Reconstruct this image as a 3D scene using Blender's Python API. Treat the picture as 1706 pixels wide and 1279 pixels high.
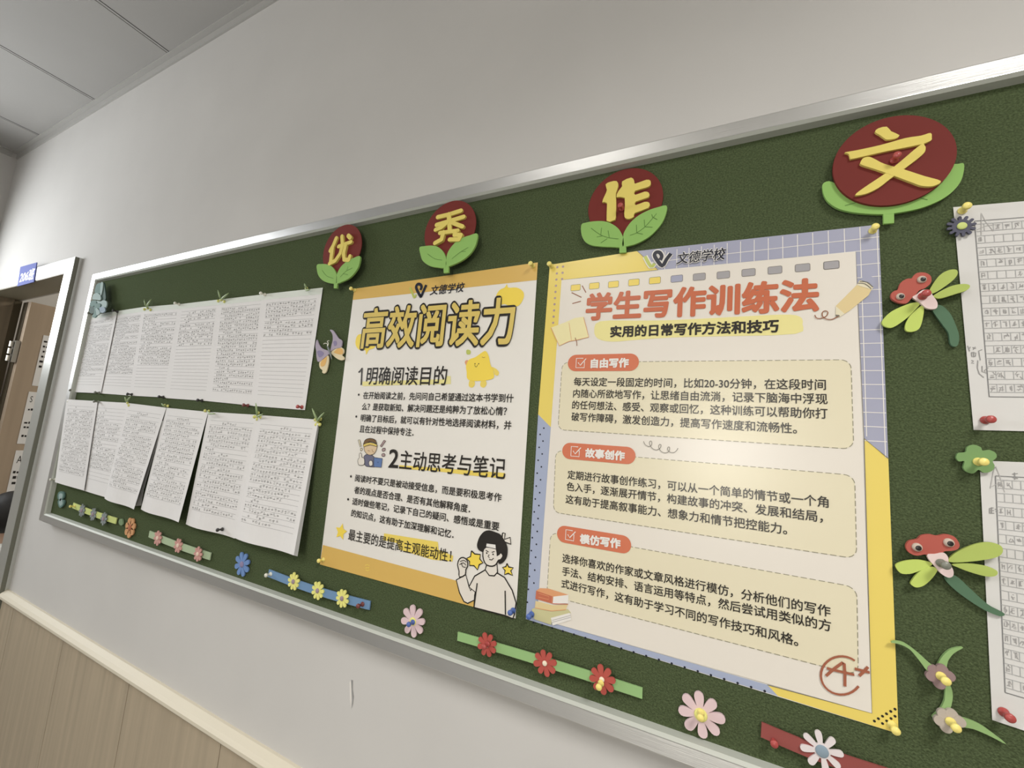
# Classroom corridor notice board. Units: metres. Board felt plane y=0, room on the -y side, floor z=0.
import bpy, bmesh, math, random
from mathutils import Vector, Matrix
from mathutils.geometry import tessellate_polygon
for o in list(bpy.data.objects): bpy.data.objects.remove(o)
scn = bpy.context.scene
C = scn.collection
V = Vector
PI = math.pi
# ---------------------------------------------------------------- camera
F, CX, CY = 700.929695, 853.0, 639.5
R = ((0.8964697, -0.07488674, 0.43673111), (0.00732987, 0.98798666, 0.15436523), (-0.44304442, -0.13518257, 0.88624901))
D, H = 0.65, 1.45
CAM = V((0, -D, H))
def wv(r): return V((r[0], r[2], -r[1]))
cd = bpy.data.cameras.new('camera'); cam = bpy.data.objects.new('camera', cd); C.objects.link(cam)
cd.sensor_fit = 'HORIZONTAL'; cd.sensor_width = 36.0; cd.lens = F / 1706 * 36.0; cd.clip_start = 0.02
right, down, fwd = wv(R[0]), wv(R[1]), wv(R[2])
rm = Matrix((right, -down, -fwd)).transposed().to_4x4(); rm.translation = CAM
cam.matrix_world = rm; scn.camera = cam
# ---------------------------------------------------------------- world, lights, exposure
w = bpy.data.worlds.new('world'); scn.world = w; w.use_nodes = True
w.node_tree.nodes['Background'].inputs[0].default_value = (0.86, 0.93, 1.0, 1); w.node_tree.nodes['Background'].inputs[1].default_value = 1.0
def area(name, loc, aim, sx, sy, power, col):
    l = bpy.data.lights.new(name, 'AREA'); l.shape = 'RECTANGLE'; l.size = sx; l.size_y = sy; l.energy = power; l.color = col
    o = bpy.data.objects.new(name, l); C.objects.link(o); o.location = loc
    o.rotation_euler = (V(aim) - V(loc)).to_track_quat('-Z', 'Y').to_euler(); return o
XL, XR, YF, ZC = -3.42, 3.2, -2.7, 2.79      # room extents
area('daylight_end_window', (XL - 0.12, -0.97, 2.03), (0, -0.70, 0.9), 1.5, 0.62, 46, (0.95, 0.98, 1.0))
area('daylight_opposite_window', (0.02, YF - 0.10, 1.50), (0.02, 0, 1.50), 0.50, 0.62, 15.0, (1.0, 0.95, 0.84))
area('panel_light', (0.98, -1.22, 2.75), (0.98, -1.22, 0), 0.58, 0.58, 30, (1.0, 0.97, 0.92)).data.spread = 2.5
area('panel_light', (-0.75, -1.85, 2.75), (-0.75, -1.85, 0), 0.58, 0.58, 15, (1.0, 0.97, 0.92)).data.spread = 2.5
area('classroom_light', (-2.55, 1.6, 2.70), (-2.55, 1.6, 0), 0.58, 0.58, 34, (1.0, 0.94, 0.82))
vs = scn.view_settings
scn.display_settings.display_device = 'sRGB'
vs.view_transform = 'Standard'; vs.look = 'None'; vs.exposure = 0.06; vs.gamma = 1.0; vs.use_curve_mapping = False
# ---------------------------------------------------------------- materials
def lin(c): c /= 255.0; return c / 12.92 if c <= 0.04045 else ((c + 0.055) / 1.055) ** 2.4
def S(r, g, b, k=1.12, ds=.12):
    c = [lin(r), lin(g), lin(b)]; y = .3 * c[0] + .59 * c[1] + .11 * c[2]
    return tuple(min((v * (1 - ds) + y * ds) * k, .92) for v in c) + (1,)
def mat(name, col, rough=0.8, metal=0.0, spec=0.5, noise=None, bump=None, alpha=None):
    m = bpy.data.materials.new(name); m.use_nodes = True; nt = m.node_tree; b = nt.nodes['Principled BSDF']
    b.inputs['Base Color'].default_value = col; b.inputs['Roughness'].default_value = rough; b.inputs['Metallic'].default_value = metal
    b.inputs['Specular IOR Level'].default_value = spec
    if noise or bump: tc = nt.nodes.new('ShaderNodeTexCoord')
    if noise:      # (scale vec, scale, amount)
        sv, sc, amt = noise
        mp = nt.nodes.new('ShaderNodeMapping'); mp.inputs['Scale'].default_value = sv; nt.links.new(tc.outputs['Object'], mp.inputs[0])
        n = nt.nodes.new('ShaderNodeTexNoise'); n.inputs['Scale'].default_value = sc; n.inputs['Detail'].default_value = 4; nt.links.new(mp.outputs[0], n.inputs[0])
        r = nt.nodes.new('ShaderNodeValToRGB'); e = r.color_ramp.elements
        e[0].position = .3; e[1].position = .7
        e[0].color = tuple(c * (1 - amt) for c in col[:3]) + (1,); e[1].color = tuple(min(1, c * (1 + amt)) for c in col[:3]) + (1,)
        nt.links.new(n.outputs['Fac'], r.inputs[0]); nt.links.new(r.outputs[0], b.inputs['Base Color'])
    if bump:       # (scale vec, scale, strength, dist)
        sv, sc, st, di = bump
        mp = nt.nodes.new('ShaderNodeMapping'); mp.inputs['Scale'].default_value = sv; nt.links.new(tc.outputs['Object'], mp.inputs[0])
        n = nt.nodes.new('ShaderNodeTexNoise'); n.inputs['Scale'].default_value = sc; n.inputs['Detail'].default_value = 3; nt.links.new(mp.outputs[0], n.inputs[0])
        bp = nt.nodes.new('ShaderNodeBump'); bp.inputs['Strength'].default_value = st; bp.inputs['Distance'].default_value = di
        nt.links.new(n.outputs['Fac'], bp.inputs['Height']); nt.links.new(bp.outputs[0], b.inputs['Normal'])
    return m
one = (1, 1, 1)
PR_ = 0.27        # sheen of the printed posters
M = {}
def mm(key, *a, **k): M[key] = mat(key, *a, **k); return M[key]
mm('wall_paint', (.61, .595, .575, 1), .9, spec=.2, noise=(one, 3, .03), bump=(one, 60, .06, .002))
mm('ceiling_panel', (.41, .40, .385, 1), .7, spec=.25, noise=(one, 4, .02))
mm('joint_dark', (.02, .02, .018, 1), .9)
mm('ceiling_trim', (.44, .43, .41, 1), .6)
mm('wainscot_wood', (.44, .365, .265, 1), .55, spec=.3, noise=((22, 22, .8), 2.2, .10))
mm('wainscot_cap', (.72, .66, .53, 1), .5)
mm('floor_tile', (.24, .23, .215, 1), .35, noise=(one, 6, .06))
mm('casing_metal', (.63, .64, .61, 1), .30, metal=.75, bump=((1, 1, .05), 300, .05, .001))
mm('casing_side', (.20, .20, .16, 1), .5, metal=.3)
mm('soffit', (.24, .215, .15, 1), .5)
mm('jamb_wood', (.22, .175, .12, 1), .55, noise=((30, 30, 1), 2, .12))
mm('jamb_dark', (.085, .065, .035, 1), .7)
mm('leaf_wood', (.42, .325, .235, 1), .5, noise=((20, 20, .8), 2, .05))
mm('steel', (.62, .60, .55, 1), .3, metal=.9)
mm('aluminium', (.66, .66, .65, 1), .30, metal=.92, bump=((.6, 40, 40), 30, .10, .001))
mm('aluminium_lip', (.52, .54, .49, 1), .6, metal=.15)
mm('felt', S(74, 86, 56), 1.0, spec=.05, noise=(one, 420, .32), bump=(one, 520, .9, .002))
mm('paper', (.80, .785, .775, 1), .85, spec=.2)
mm('paper_grid', (.68, .67, .65, 1), .85, spec=.2); mm('paper_green_cast', (.74, .78, .72, 1), .85, spec=.2)
mm('paper_edge', (.62, .62, .60, 1), .9)
mm('print_black', (.045, .04, .038, 1), .95, spec=.05); mm('ruled_line', (.42, .42, .42, 1), .9)
mm('ruled_dark', (.22, .22, .22, 1), .9)
mm('pencil', (.30, .295, .29, 1), .9)
mm('pencil_mid', (.36, .35, .345, 1), .9); mm('pencil_light', (.45, .44, .43, 1), .9)
mm('poster_white', (.83, .80, .745, 1), PR_, spec=.5)
def ink(key, r, g, b): return mm(key, S(r, g, b, 1.0, .06), PR_, spec=.5)
ink('ink_dark', 42, 38, 34); ink('ink_navy', 36, 38, 52); ink('ink_grey', 120, 115, 105); ink('ink_brown', 150, 95, 65)
ink('ink_orange', 222, 182, 92); ink('ink_yellow', 236, 212, 98); ink('ink_gold', 222, 196, 100); ink('ink_paleyellow', 236, 226, 150)
ink('ink_lilac', 166, 168, 190); ink('ink_white', 236, 232, 226); ink('ink_blue', 166, 176, 203); ink('ink_cream', 229, 220, 190)
ink('ink_page', 231, 224, 213); ink('ink_pill', 214, 116, 80); ink('ink_red', 202, 108, 72); ink('ink_mauve', 176, 150, 150)
ink('ink_lime', 190, 200, 95); ink('ink_holegrey', 168, 165, 168); ink('ink_dash', 150, 145, 120); ink('ink_skin', 222, 196, 160)
ink('ink_hair', 120, 92, 60); ink('ink_slate', 112, 112, 135); ink('ink_laptop', 100, 128, 180); ink('ink_bookred', 200, 110, 80)
ink('ink_sand', 226, 204, 150); ink('ink_olive', 205, 200, 150); ink('ink_markred', 165, 95, 68); ink('ink_notebook', 238, 228, 172); ink('ink_peach', 226, 160, 110)
ink('ink_butter', 240, 214, 92); ink('ink_sun', 250, 218, 70)
def foamm(key, r, g, b): return mm(key, S(r, g, b, 1.04), .75, spec=.25)
foamm('foam_maroon', 118, 40, 33); foamm('foam_letter', 226, 206, 88); foamm('foam_leaf', 138, 186, 88); foamm('foam_vein', 86, 128, 52)
foamm('foam_coral', 182, 86, 72); foamm('foam_lime', 190, 210, 88); foamm('foam_limedeep', 172, 190, 84); foamm('foam_pinkwhite', 226, 202, 198); foamm('foam_pine', 82, 116, 88)
foamm('foam_pink', 222, 194, 198); foamm('foam_red', 186, 78, 66); foamm('foam_ribbon', 146, 188, 118); foamm('foam_sky', 108, 146, 186); foamm('foam_yellow', 232, 228, 118)
foamm('foam_blue', 104, 140, 196); foamm('foam_brick', 150, 74, 68); foamm('foam_white', 224, 214, 214); foamm('foam_cream', 236, 222, 196); foamm('foam_greyblue', 135, 155, 170)
foamm('foam_sage', 168, 188, 150); foamm('foam_dusty', 205, 150, 140); foamm('foam_dustycore', 232, 205, 185); foamm('foam_chartreuse', 200, 212, 118); foamm('foam_greylilac', 132, 140, 140)
foamm('foam_greencore', 120, 145, 105); foamm('foam_tangerine', 208, 150, 95); foamm('foam_rust', 176, 105, 70); foamm('foam_slate', 88, 88, 105); foamm('foam_clover', 118, 156, 92)
foamm('foam_mauve', 150, 124, 124); foamm('foam_stem', 142, 178, 108); foamm('foam_palemauve', 182, 170, 158); foamm('foam_lilac', 172, 160, 178); foamm('foam_lilacdeep', 140, 130, 165)
foamm('foam_amber', 228, 178, 92); foamm('foam_butter', 226, 210, 170); foamm('foam_teal', 92, 125, 118); foamm('foam_tealpale', 150, 172, 168); foamm('foam_tealdark', 62, 88, 80); foamm('foam_purplecore', 160, 140, 150)
foamm('sign_blue', 84, 96, 172)
def plas(key, r, g, b): return mm(key, S(r, g, b, 1.15), .35, spec=.5)
plas('plastic_yellow', 236, 216, 105); plas('plastic_red', 172, 66, 62); plas('plastic_black', 50, 48, 46); plas('plastic_blue', 72, 102, 172); plas('plastic_white', 222, 220, 205)
plas('plastic_grey', 120, 122, 110); plas('plastic_maroon', 120, 58, 55); plas('eye_white', 185, 168, 152); plas('eye_black', 32, 28, 26)
plas('sprig_green', 150, 172, 118); plas('bead_yellow', 214, 212, 110)
mm('skin', (.55, .36, .26, 1), .55); mm('hair', (.012, .010, .009, 1), .6); mm('shirt', (.80, .80, .76, 1), .9); mm('trousers', (.10, .17, .13, 1), .9); mm('shoe', (.6, .6, .6, 1), .6)
gl = bpy.data.materials.new('window_glass'); gl.use_nodes = True; nt = gl.node_tree; nt.nodes.clear()
o_ = nt.nodes.new('ShaderNodeOutputMaterial'); mx = nt.nodes.new('ShaderNodeMixShader'); tr = nt.nodes.new('ShaderNodeBsdfTransparent'); g_ = nt.nodes.new('ShaderNodeBsdfGlossy')
g_.inputs['Roughness'].default_value = .05; mx.inputs[0].default_value = .06
nt.links.new(tr.outputs[0], mx.inputs[1]); nt.links.new(g_.outputs[0], mx.inputs[2]); nt.links.new(mx.outputs[0], o_.inputs[0]); M['window_glass'] = gl
em = bpy.data.materials.new('lamp_diffuser'); em.use_nodes = True; b_ = em.node_tree.nodes['Principled BSDF']
b_.inputs['Emission Color'].default_value = (1, .96, .9, 1); b_.inputs['Emission Strength'].default_value = 2.0; M['lamp_diffuser'] = em
# ---------------------------------------------------------------- photo pixel -> point on the plane y = -l
def ray(px, py):
    a, b = (px - CX) / F, (py - CY) / F
    return (right * a + down * b + fwd)
def W(px, py, l=0.0):
    d = ray(px, py); return CAM + d * ((D - l) / d.y)
def WX(px, py, x):
    d = ray(px, py); return CAM + d * (x / d.x)
def Z(ox, oy, s): return lambda pts: [(ox + x / s, oy + y / s) for x, y in pts]
def vlen(x, y, h, l=0.0): return (W(x, y - h / 2, l) - W(x, y + h / 2, l)).length
def smooth(pts, n=4, closed=True):
    out = []; N = len(pts); P_ = [V((p[0], p[1])) for p in pts]
    rng = range(N) if closed else range(N - 1)
    for i in rng:
        if closed: p0, p1, p2, p3 = P_[i - 1], P_[i], P_[(i + 1) % N], P_[(i + 2) % N]
        else: p0, p1, p2, p3 = P_[max(i - 1, 0)], P_[i], P_[i + 1], P_[min(i + 2, N - 1)]
        for k in range(n):
            t = k / n
            q = 0.5 * ((2 * p1) + (p2 - p0) * t + (2 * p0 - 5 * p1 + 4 * p2 - p3) * t * t + (3 * p1 - p0 - 3 * p2 + p3) * t ** 3)
            out.append((q.x, q.y))
    if not closed: out.append((P_[-1].x, P_[-1].y))
    return out
# ---------------------------------------------------------------- mesh builder
class MB:
    def __init__(s): s.v = []; s.f = []; s.m = []; s.mats = []; s.k = 0
    def mi(s, key):
        if key not in s.mats: s.mats.append(key)
        return s.mats.index(key)
    def add(s, vs, fs, key):
        o = len(s.v); k = s.mi(key); s.v += [V(v) for v in vs]
        for f in fs: s.f.append([i + o for i in f]); s.m.append(k)
        return s
    def face(s, pts, key):       # planar polygon in 3D, possibly concave, facing the room
        tris = tessellate_polygon([[V(p) for p in pts]])
        P_ = [V(p) for p in pts]; fs = []
        for t in tris:
            n = (P_[t[1]] - P_[t[0]]).cross(P_[t[2]] - P_[t[0]])
            fs.append(t if n.y < 0 else t[::-1])
        return s.add(P_, fs, key)
    def flat(s, px, l, key, sm=0):
        if sm: px = smooth(px, sm)
        return s.face([W(x, y, l) for x, y in px], key)
    def solid(s, px, l0, t, key, sm=0):   # extruded cut-out; px outline belongs to its front face
        if sm: px = smooth(px, sm)
        return s.slab([W(x, y, l0 + t) for x, y in px], t, key)
    def slab(s, P_, t, key):
        P_ = [V(p) for p in P_]
        ar = sum(P_[i].x * P_[(i + 1) % len(P_)].z - P_[(i + 1) % len(P_)].x * P_[i].z for i in range(len(P_)))
        if ar < 0: P_ = P_[::-1]
        s.face(P_, key); n = len(P_); Q = [p + V((0, t, 0)) for p in P_]
        return s.add(P_ + Q, [(i, i + n, (i + 1) % n + n, (i + 1) % n) for i in range(n)], key)
    def box(s, a, b, key):
        (x0, y0, z0), (x1, y1, z1) = [min(p, q) for p, q in zip(a, b)], [max(p, q) for p, q in zip(a, b)]
        vs = [(x, y, z) for x in (x0, x1) for y in (y0, y1) for z in (z0, z1)]
        return s.add(vs, [(0, 1, 3, 2), (4, 6, 7, 5), (0, 4, 5, 1), (2, 3, 7, 6), (0, 2, 6, 4), (1, 5, 7, 3)], key)
    def line(s, pts3, wd, key, up=V((0, -1, 0))):   # flat printed line of width wd through 3D points
        s.k = (s.k + 1) % 12; off = up * (s.k * 7e-6)
        pts3 = [V(p) + off for p in pts3]; n = len(pts3); L = []; Rr = []
        for i in range(n):
            d = (pts3[min(i + 1, n - 1)] - pts3[max(i - 1, 0)]).normalized(); q = d.cross(up)
            if q.length < 1e-6: q = V((0, 0, 1))
            q.normalize(); L.append(pts3[i] + q * wd / 2); Rr.append(pts3[i] - q * wd / 2)
        return s.add(L + Rr, [(i, i + 1, i + 1 + n, i + n) for i in range(n - 1)], key)
    def pline(s, px, l, wd, key, sm=0, closed=False):
        if closed: px = list(px) + [px[0]]
        if sm: px = smooth(px, sm, False)
        return s.line([W(x, y, l) for x, y in px], wd, key)
    def capsule(s, px, l0, t, wd, key):   # rounded thick stroke cut from foam
        for (a, b) in zip(px[:-1], px[1:]):
            t += .00006; A, B = W(*a, l0 + t), W(*b, l0 + t); d = (B - A).normalized(); an = math.atan2(d.z, d.x); P_ = []
            for k in range(7): th = an - PI / 2 + PI * k / 6; P_.append(B + V((math.cos(th), 0, math.sin(th))) * wd / 2)
            for k in range(7): th = an + PI / 2 + PI * k / 6; P_.append(A + V((math.cos(th), 0, math.sin(th))) * wd / 2)
            s.slab(P_, t, key)
        return s
    def disc(s, c, r, t, key, n=32, dome=0.0):   # c: centre of the back; front towards the room
        c = V(c); P_ = [c + V((r * math.cos(2 * PI * k / n), -t, r * math.sin(2 * PI * k / n))) for k in range(n)]
        if not dome: return s.slab(P_, t, key) if t > 0 else s.face(P_, key)
        rows = [(r, 0)] + [(r * math.cos(a), t + dome * math.sin(a)) for a in (0, .4, .8, 1.2)]
        vs = []
        for rr, h in rows: vs += [c + V((rr * math.cos(2 * PI * k / n), -h, rr * math.sin(2 * PI * k / n))) for k in range(n)]
        vs.append(c + V((0, -t - dome, 0))); fs = []
        for i in range(len(rows) - 1): fs += [(i * n + k, i * n + (k + 1) % n, (i + 1) * n + (k + 1) % n, (i + 1) * n + k) for k in range(n)]
        o = (len(rows) - 1) * n; fs += [(o + k, o + (k + 1) % n, len(vs) - 1) for k in range(n)]
        return s.add(vs, fs, key)
    def lathe(s, c, axis, prof, key, n=16):   # prof: (distance along axis, radius)
        c, ax = V(c), V(axis).normalized(); u = ax.orthogonal().normalized(); v = ax.cross(u); vs = []; fs = []
        for h, r in prof: vs += [c + ax * h + (u * math.cos(2 * PI * k / n) + v * math.sin(2 * PI * k / n)) * r for k in range(n)]
        for i in range(len(prof) - 1): fs += [(i * n + k, i * n + (k + 1) % n, (i + 1) * n + (k + 1) % n, (i + 1) * n + k) for k in range(n)]
        return s.add(vs, fs, key)
    def tube(s, pts, rads, key, n=8):
        pts = [V(p) for p in pts]; vs = []; fs = []
        for i, p in enumerate(pts):
            d = (pts[min(i + 1, len(pts) - 1)] - pts[max(i - 1, 0)]).normalized(); u = d.orthogonal().normalized(); v = d.cross(u)
            r = rads[i] if isinstance(rads, (list, tuple)) else rads
            vs += [p + (u * math.cos(2 * PI * k / n) + v * math.sin(2 * PI * k / n)) * r for k in range(n)]
        for i in range(len(pts) - 1): fs += [(i * n + k, i * n + (k + 1) % n, (i + 1) * n + (k + 1) % n, (i + 1) * n + k) for k in range(n)]
        fs.append(tuple(range(n))[::-1]); fs.append(tuple(range((len(pts) - 1) * n, len(pts) * n)))
        return s.add(vs, fs, key)
    def text(s, body, pL, pR, hpx, l, key, bold=0.0, shear=0.0, grow=0.0):
        """printed line: ink runs from pixel pL to pixel pR (vertical middle of the glyphs), glyph height hpx"""
        m, (x0, x1) = glyphs(body); x0 -= bold; x1 += bold
        A, B = W(*pL, l), W(*pR, l); X = (B - A) / (x1 - x0); d = (B - A).normalized()
        up = V((-d.z, 0, d.x)); xm, ym = (pL[0] + pR[0]) / 2, (pL[1] + pR[1]) / 2; e = vlen(xm, ym, hpx) / .88
        st = [(0, 0)] if bold < .004 else [(i * bold, j * bold) for i in (-1, 0, 1) for j in (-1, 0, 1)]
        if bold > .03: st = [(0, 0)] + [(bold * math.cos(PI * k / 8), bold * math.sin(PI * k / 8)) for k in range(16)] + [(bold * .55 * math.cos(PI * k / 3), bold * .55 * math.sin(PI * k / 3)) for k in range(6)]
        elif bold > 9: st += [(i * bold * .5, j * bold * .5) for i in (-1, 0, 1) for j in (-1, 0, 1)]
        elif bold < .02: st = [(-bold, -bold), (bold, bold), (-bold, bold), (bold, -bold)]
        for q, (dx, dy) in enumerate(st): s.add([A + V((0, -1e-5 * q, 0)) + X * (v.x - x0 + dx + shear * (v.y - .38)) + up * ((v.y + dy - .38) * e) for v in m[0]], m[1], key)
        return s
    def build(s, name, parent=None, loc=None, smooth_=False):
        me = bpy.data.meshes.new(name)
        base = parent.matrix_world.translation if (parent is not None and loc is None) else (V(loc) if loc is not None else V((0, 0, 0)))
        if parent is not None: base = V(parent['_base']) if '_base' in parent else base
        me.from_pydata([tuple(v - base) for v in s.v], [], s.f)
        for k in s.mats: me.materials.append(M[k])
        me.polygons.foreach_set('material_index', s.m)
        if smooth_: me.polygons.foreach_set('use_smooth', [True] * len(me.polygons))
        me.update(); o = bpy.data.objects.new(name, me); C.objects.link(o)
        if parent is not None: o.parent = parent
        else: o.location = base
        o['_base'] = tuple(base)
        return o
GL = {}
def glyphs(body):
    k = body
    if k not in GL:
        c = bpy.data.curves.new('glyphs', 'FONT'); c.body = body; c.resolution_u = 3
        o = bpy.data.objects.new('glyphs', c); C.objects.link(o); bpy.context.view_layer.update()
        m = bpy.data.meshes.new_from_object(o.evaluated_get(bpy.context.evaluated_depsgraph_get()))
        vs = [v.co.copy() for v in m.vertices]; fs = [tuple(p.vertices) for p in m.polygons]
        GL[k] = ((vs, fs), (min(v.x for v in vs), max(v.x for v in vs)))
        bpy.data.objects.remove(o); bpy.data.curves.remove(c); bpy.data.meshes.remove(m)
    return GL[k]
BASES = {}
def thing(name, label, cat, loc, group=None, kind=None):
    o = bpy.data.objects.new(name, None); C.objects.link(o); o.location = loc; o.empty_display_size = .02
    BASES[o.name] = V(loc); o['_base'] = tuple(loc)
    return tag(o, label, cat, group, kind)
def tag(o, label=None, cat=None, group=None, kind=None):
    if label: o['label'] = label
    if cat: o['category'] = cat
    if group: o['group'] = group
    if kind: o['kind'] = kind
    return o
def struct(name, mb): return tag(mb.build(name), kind='structure')
# ================================================================ SETTING
YW = 0.012                                   # face of the wall behind the board
DX0, DX1, DZ = -3.26, -2.352, 1.983            # door opening
b = MB()
b.box((XL - .1, YW, DZ), (DX1, YW + .10, ZC), 'wall_paint'); b.box((DX1, YW, 0), (XR, YW + .10, ZC), 'wall_paint'); b.box((XL - .1, YW, 0), (DX0, YW + .10, DZ), 'wall_paint')
wall = struct('wall_back', b)
cr = Z(560, 1120, 1)
b = MB(); b.flat([(585, 1132), (588, 1133), (587.5, 1148), (589.5, 1160), (588, 1172), (585.5, 1181), (587, 1165), (586, 1150)], -YW + .0004, 'pencil')
b.flat([(582.5, 1136), (584.5, 1133), (585, 1150), (585.3, 1165), (584.6, 1180), (583, 1165)], -YW + .0003, 'ink_white')
b.build('crack', wall)
b = MB(); b.box((XL - .6, YF - .6, -.05), (XR + .6, 3.1, 0), 'floor_tile'); struct('floor', b)
# ceiling of long panels with open joints
b = MB(); b.box((XL - .1, YF - .1, ZC + .02), (XR + .1, YW + .1, ZC + .06), 'joint_dark')
xs = [-1.863 + .6065 * k for k in range(-3, 10)]
xe = [XL] + [x for x in xs if XL + .05 < x < XR - .05] + [XR]
for x0, x1 in zip(xe[:-1], xe[1:]):
    for y0, y1 in ((-1.215, YW), (YF, -1.221)): b.box((x0 + .0022, y0, ZC), (x1 - .0022, y1, ZC + .02), 'ceiling_panel')
    b.box((x0 + .012, -1.215, ZC - .0008), (x0 + .0145, YW - .01, ZC), 'joint_dark')
struct('ceiling', b)
b = MB(); b.box((XL, YW - .022, ZC - .006), (XR, YW, ZC), 'ceiling_trim'); b.box((XL, YW - .006, ZC - .032), (XR, YW, ZC - .006), 'ceiling_trim')
b.box((XL, YF, ZC - .032), (XL + .006, YW - .022, ZC - .006), 'ceiling_trim'); b.box((XL, YF, ZC - .006), (XL + .022, YW - .022, ZC), 'ceiling_trim'); struct('trim_1', b)
# wainscot panelling with vertical joints, and its cap
b = MB(); gx = [-2.161 + .4005 * k for k in range(14)]
ge = [-2.272] + gx + [XR]
for x0, x1 in zip(ge[:-1], ge[1:]):
    if x1 > x0: b.box((x0 + .0012, YW - .012, 0), (x1 - .0012, YW, .765), 'wainscot_wood')
b.box((-2.272, YW - .008, 0), (XR, YW, .765), 'jamb_wood'); struct('wall_panelling', b)
b = MB(); prof = [(YW, .767), (YW - .020, .767), (YW - .024, .772), (YW - .024, .779), (YW - .018, .786), (YW - .006, .793), (YW, .793)]
n = len(prof); b.add([(x, y, z) for x in (-2.2745, XR) for y, z in prof], [(i, i + n, (i + 1) % n + n, (i + 1) % n) for i in range(n)] + [tuple(range(n)), tuple(range(n, 2 * n))[::-1]], 'wainscot_cap')
struct('trim_2', b)
# end wall with a window opening, opposite wall with a window, right wall
def wall_with_hole(axis, pos, thick, a0, a1, h0, h1, lo, hi, name):
    b = MB()
    def bx(u0, u1, z0, z1):
        if axis == 'x': b.box((pos, u0, z0), (pos + thick, u1, z1), 'wall_paint')
        else: b.box((u0, pos, z0), (u1, pos + thick, z1), 'wall_paint')
    bx(lo, a0, 0, ZC); bx(a1, hi, 0, ZC); bx(a0, a1, 0, h0); bx(a0, a1, h1, ZC)
    return struct(name, b)
def window(name, axis, pos, a0, a1, z0, z1, mull):
    t = tag(thing(name, None, None, (pos, (a0 + a1) / 2, z0) if axis == 'x' else ((a0 + a1) / 2, pos, z0)), kind='structure')
    def bx(b, u0, u1, q0, q1, d, key):
        if axis == 'x': b.box((pos - d, u0, q0), (pos + d, u1, q1), key)
        else: b.box((u0, pos - d, q0), (u1, pos + d, q1), key)
    b = MB(); f = .05
    bx(b, a0, a1, z0, z0 + f, .03, 'casing_metal'); bx(b, a0, a1, z1 - f, z1, .03, 'casing_metal'); bx(b, a0, a0 + f, z0 + f, z1 - f, .03, 'casing_metal'); bx(b, a1 - f, a1, z0 + f, z1 - f, .03, 'casing_metal')
    for k in mull: bx(b, k - .02, k + .02, z0 + f, z1 - f, .025, 'casing_metal')
    b.build('window_frame', t); b = MB(); bx(b, a0 + f, a1 - f, z0 + f, z1 - f, .003, 'window_glass'); b.build('pane', t); return t
wall_with_hole('x', XL - .10, .10, -1.75, -.20, 1.72, 2.33, YF - .1, YW, 'wall_left')
window('window_1', 'x', XL - .05, -1.75, -.20, 1.72, 2.33, (-.95,))
wall_with_hole('y', YF - .10, .10, -.32, .36, 1.12, 1.88, XL, XR, 'wall_front')
window('window_2', 'y', YF - .05, -.32, .36, 1.12, 1.88, ())
b = MB(); b.box((XR, YF - .1, 0), (XR + .1, YW + .1, ZC), 'wall_paint'); struct('wall_right', b)
# room behind the door
b = MB(); b.box((XL - .1, YW + .1, 0), (XL - .02, 3.0, ZC), 'wall_paint'); b.box((-.6, YW + .1, 0), (-.5, 3.0, ZC), 'wall_paint'); b.box((XL - .1, 3.0, 0), (-.5, 3.1, ZC), 'wall_paint'); struct('wall_classroom', b)
b = MB(); b.box((XL - .1, YW + .1, ZC), (-.5, 3.1, ZC + .05), 'ceiling_panel'); struct('ceiling_classroom', b)
# ceiling lamps
for x, y in ((.98, -1.22), (-.75, -1.85), (-2.55, 1.6)):
    t = thing('ceiling_light', {.98: 'square white ceiling panel lamp above the right end of the board', -.75: 'square white ceiling panel lamp above the corridor middle', -2.55: 'square white ceiling panel lamp inside the classroom'}[x], 'lamp', (x, y, ZC - .03))
    b = MB()
    for a in ((-.32, -.32, .32, -.30), (-.32, .30, .32, .32), (-.32, -.30, -.30, .30), (.30, -.30, .32, .30)): b.box((x + a[0], y + a[1], ZC - .03), (x + a[2], y + a[3], ZC), 'ceiling_trim')
    b.build('lamp_frame', t); b = MB(); b.box((x - .30, y - .30, ZC - .022), (x + .30, y + .30, ZC - .018), 'lamp_diffuser'); b.build('diffuser', t)
# door: casing, reveal, leaf standing open into the classroom
t = tag(thing('door_1', None, None, ((DX0 + DX1) / 2, YW, 0)), kind='structure')
LF = .010                                     # how far the casing stands out
b = MB(); b.box((DX1, -LF, 0), (DX1 + .072, YW, DZ + .058), 'casing_metal'); b.box((DX0 - .072, -LF, 0), (DX0, YW, DZ + .058), 'casing_metal'); b.box((DX0, -LF, DZ), (DX1, YW, DZ + .058), 'casing_metal')
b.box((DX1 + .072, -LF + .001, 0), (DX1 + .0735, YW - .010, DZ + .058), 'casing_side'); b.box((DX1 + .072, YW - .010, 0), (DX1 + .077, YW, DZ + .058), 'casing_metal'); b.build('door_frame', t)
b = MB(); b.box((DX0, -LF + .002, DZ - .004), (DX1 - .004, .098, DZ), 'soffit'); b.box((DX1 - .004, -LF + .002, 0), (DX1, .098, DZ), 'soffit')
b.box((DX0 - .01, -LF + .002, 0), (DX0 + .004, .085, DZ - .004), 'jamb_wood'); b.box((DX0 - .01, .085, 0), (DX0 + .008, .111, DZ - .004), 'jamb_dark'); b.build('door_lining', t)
LX = -3.155                                  # leaf face
b = MB(); b.box((LX - .04, .118, .01), (LX, 1.03, DZ - .012), 'leaf_wood'); leaf = b.build('door_leaf', t)
b = MB(); b.box((DX0 + .008, .116, .01), (LX - .042, .135, DZ - .01), 'jamb_dark'); b.build('door_gap_shade', t)  # dark filler strip; the open gap's shade is put into its colour
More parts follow.
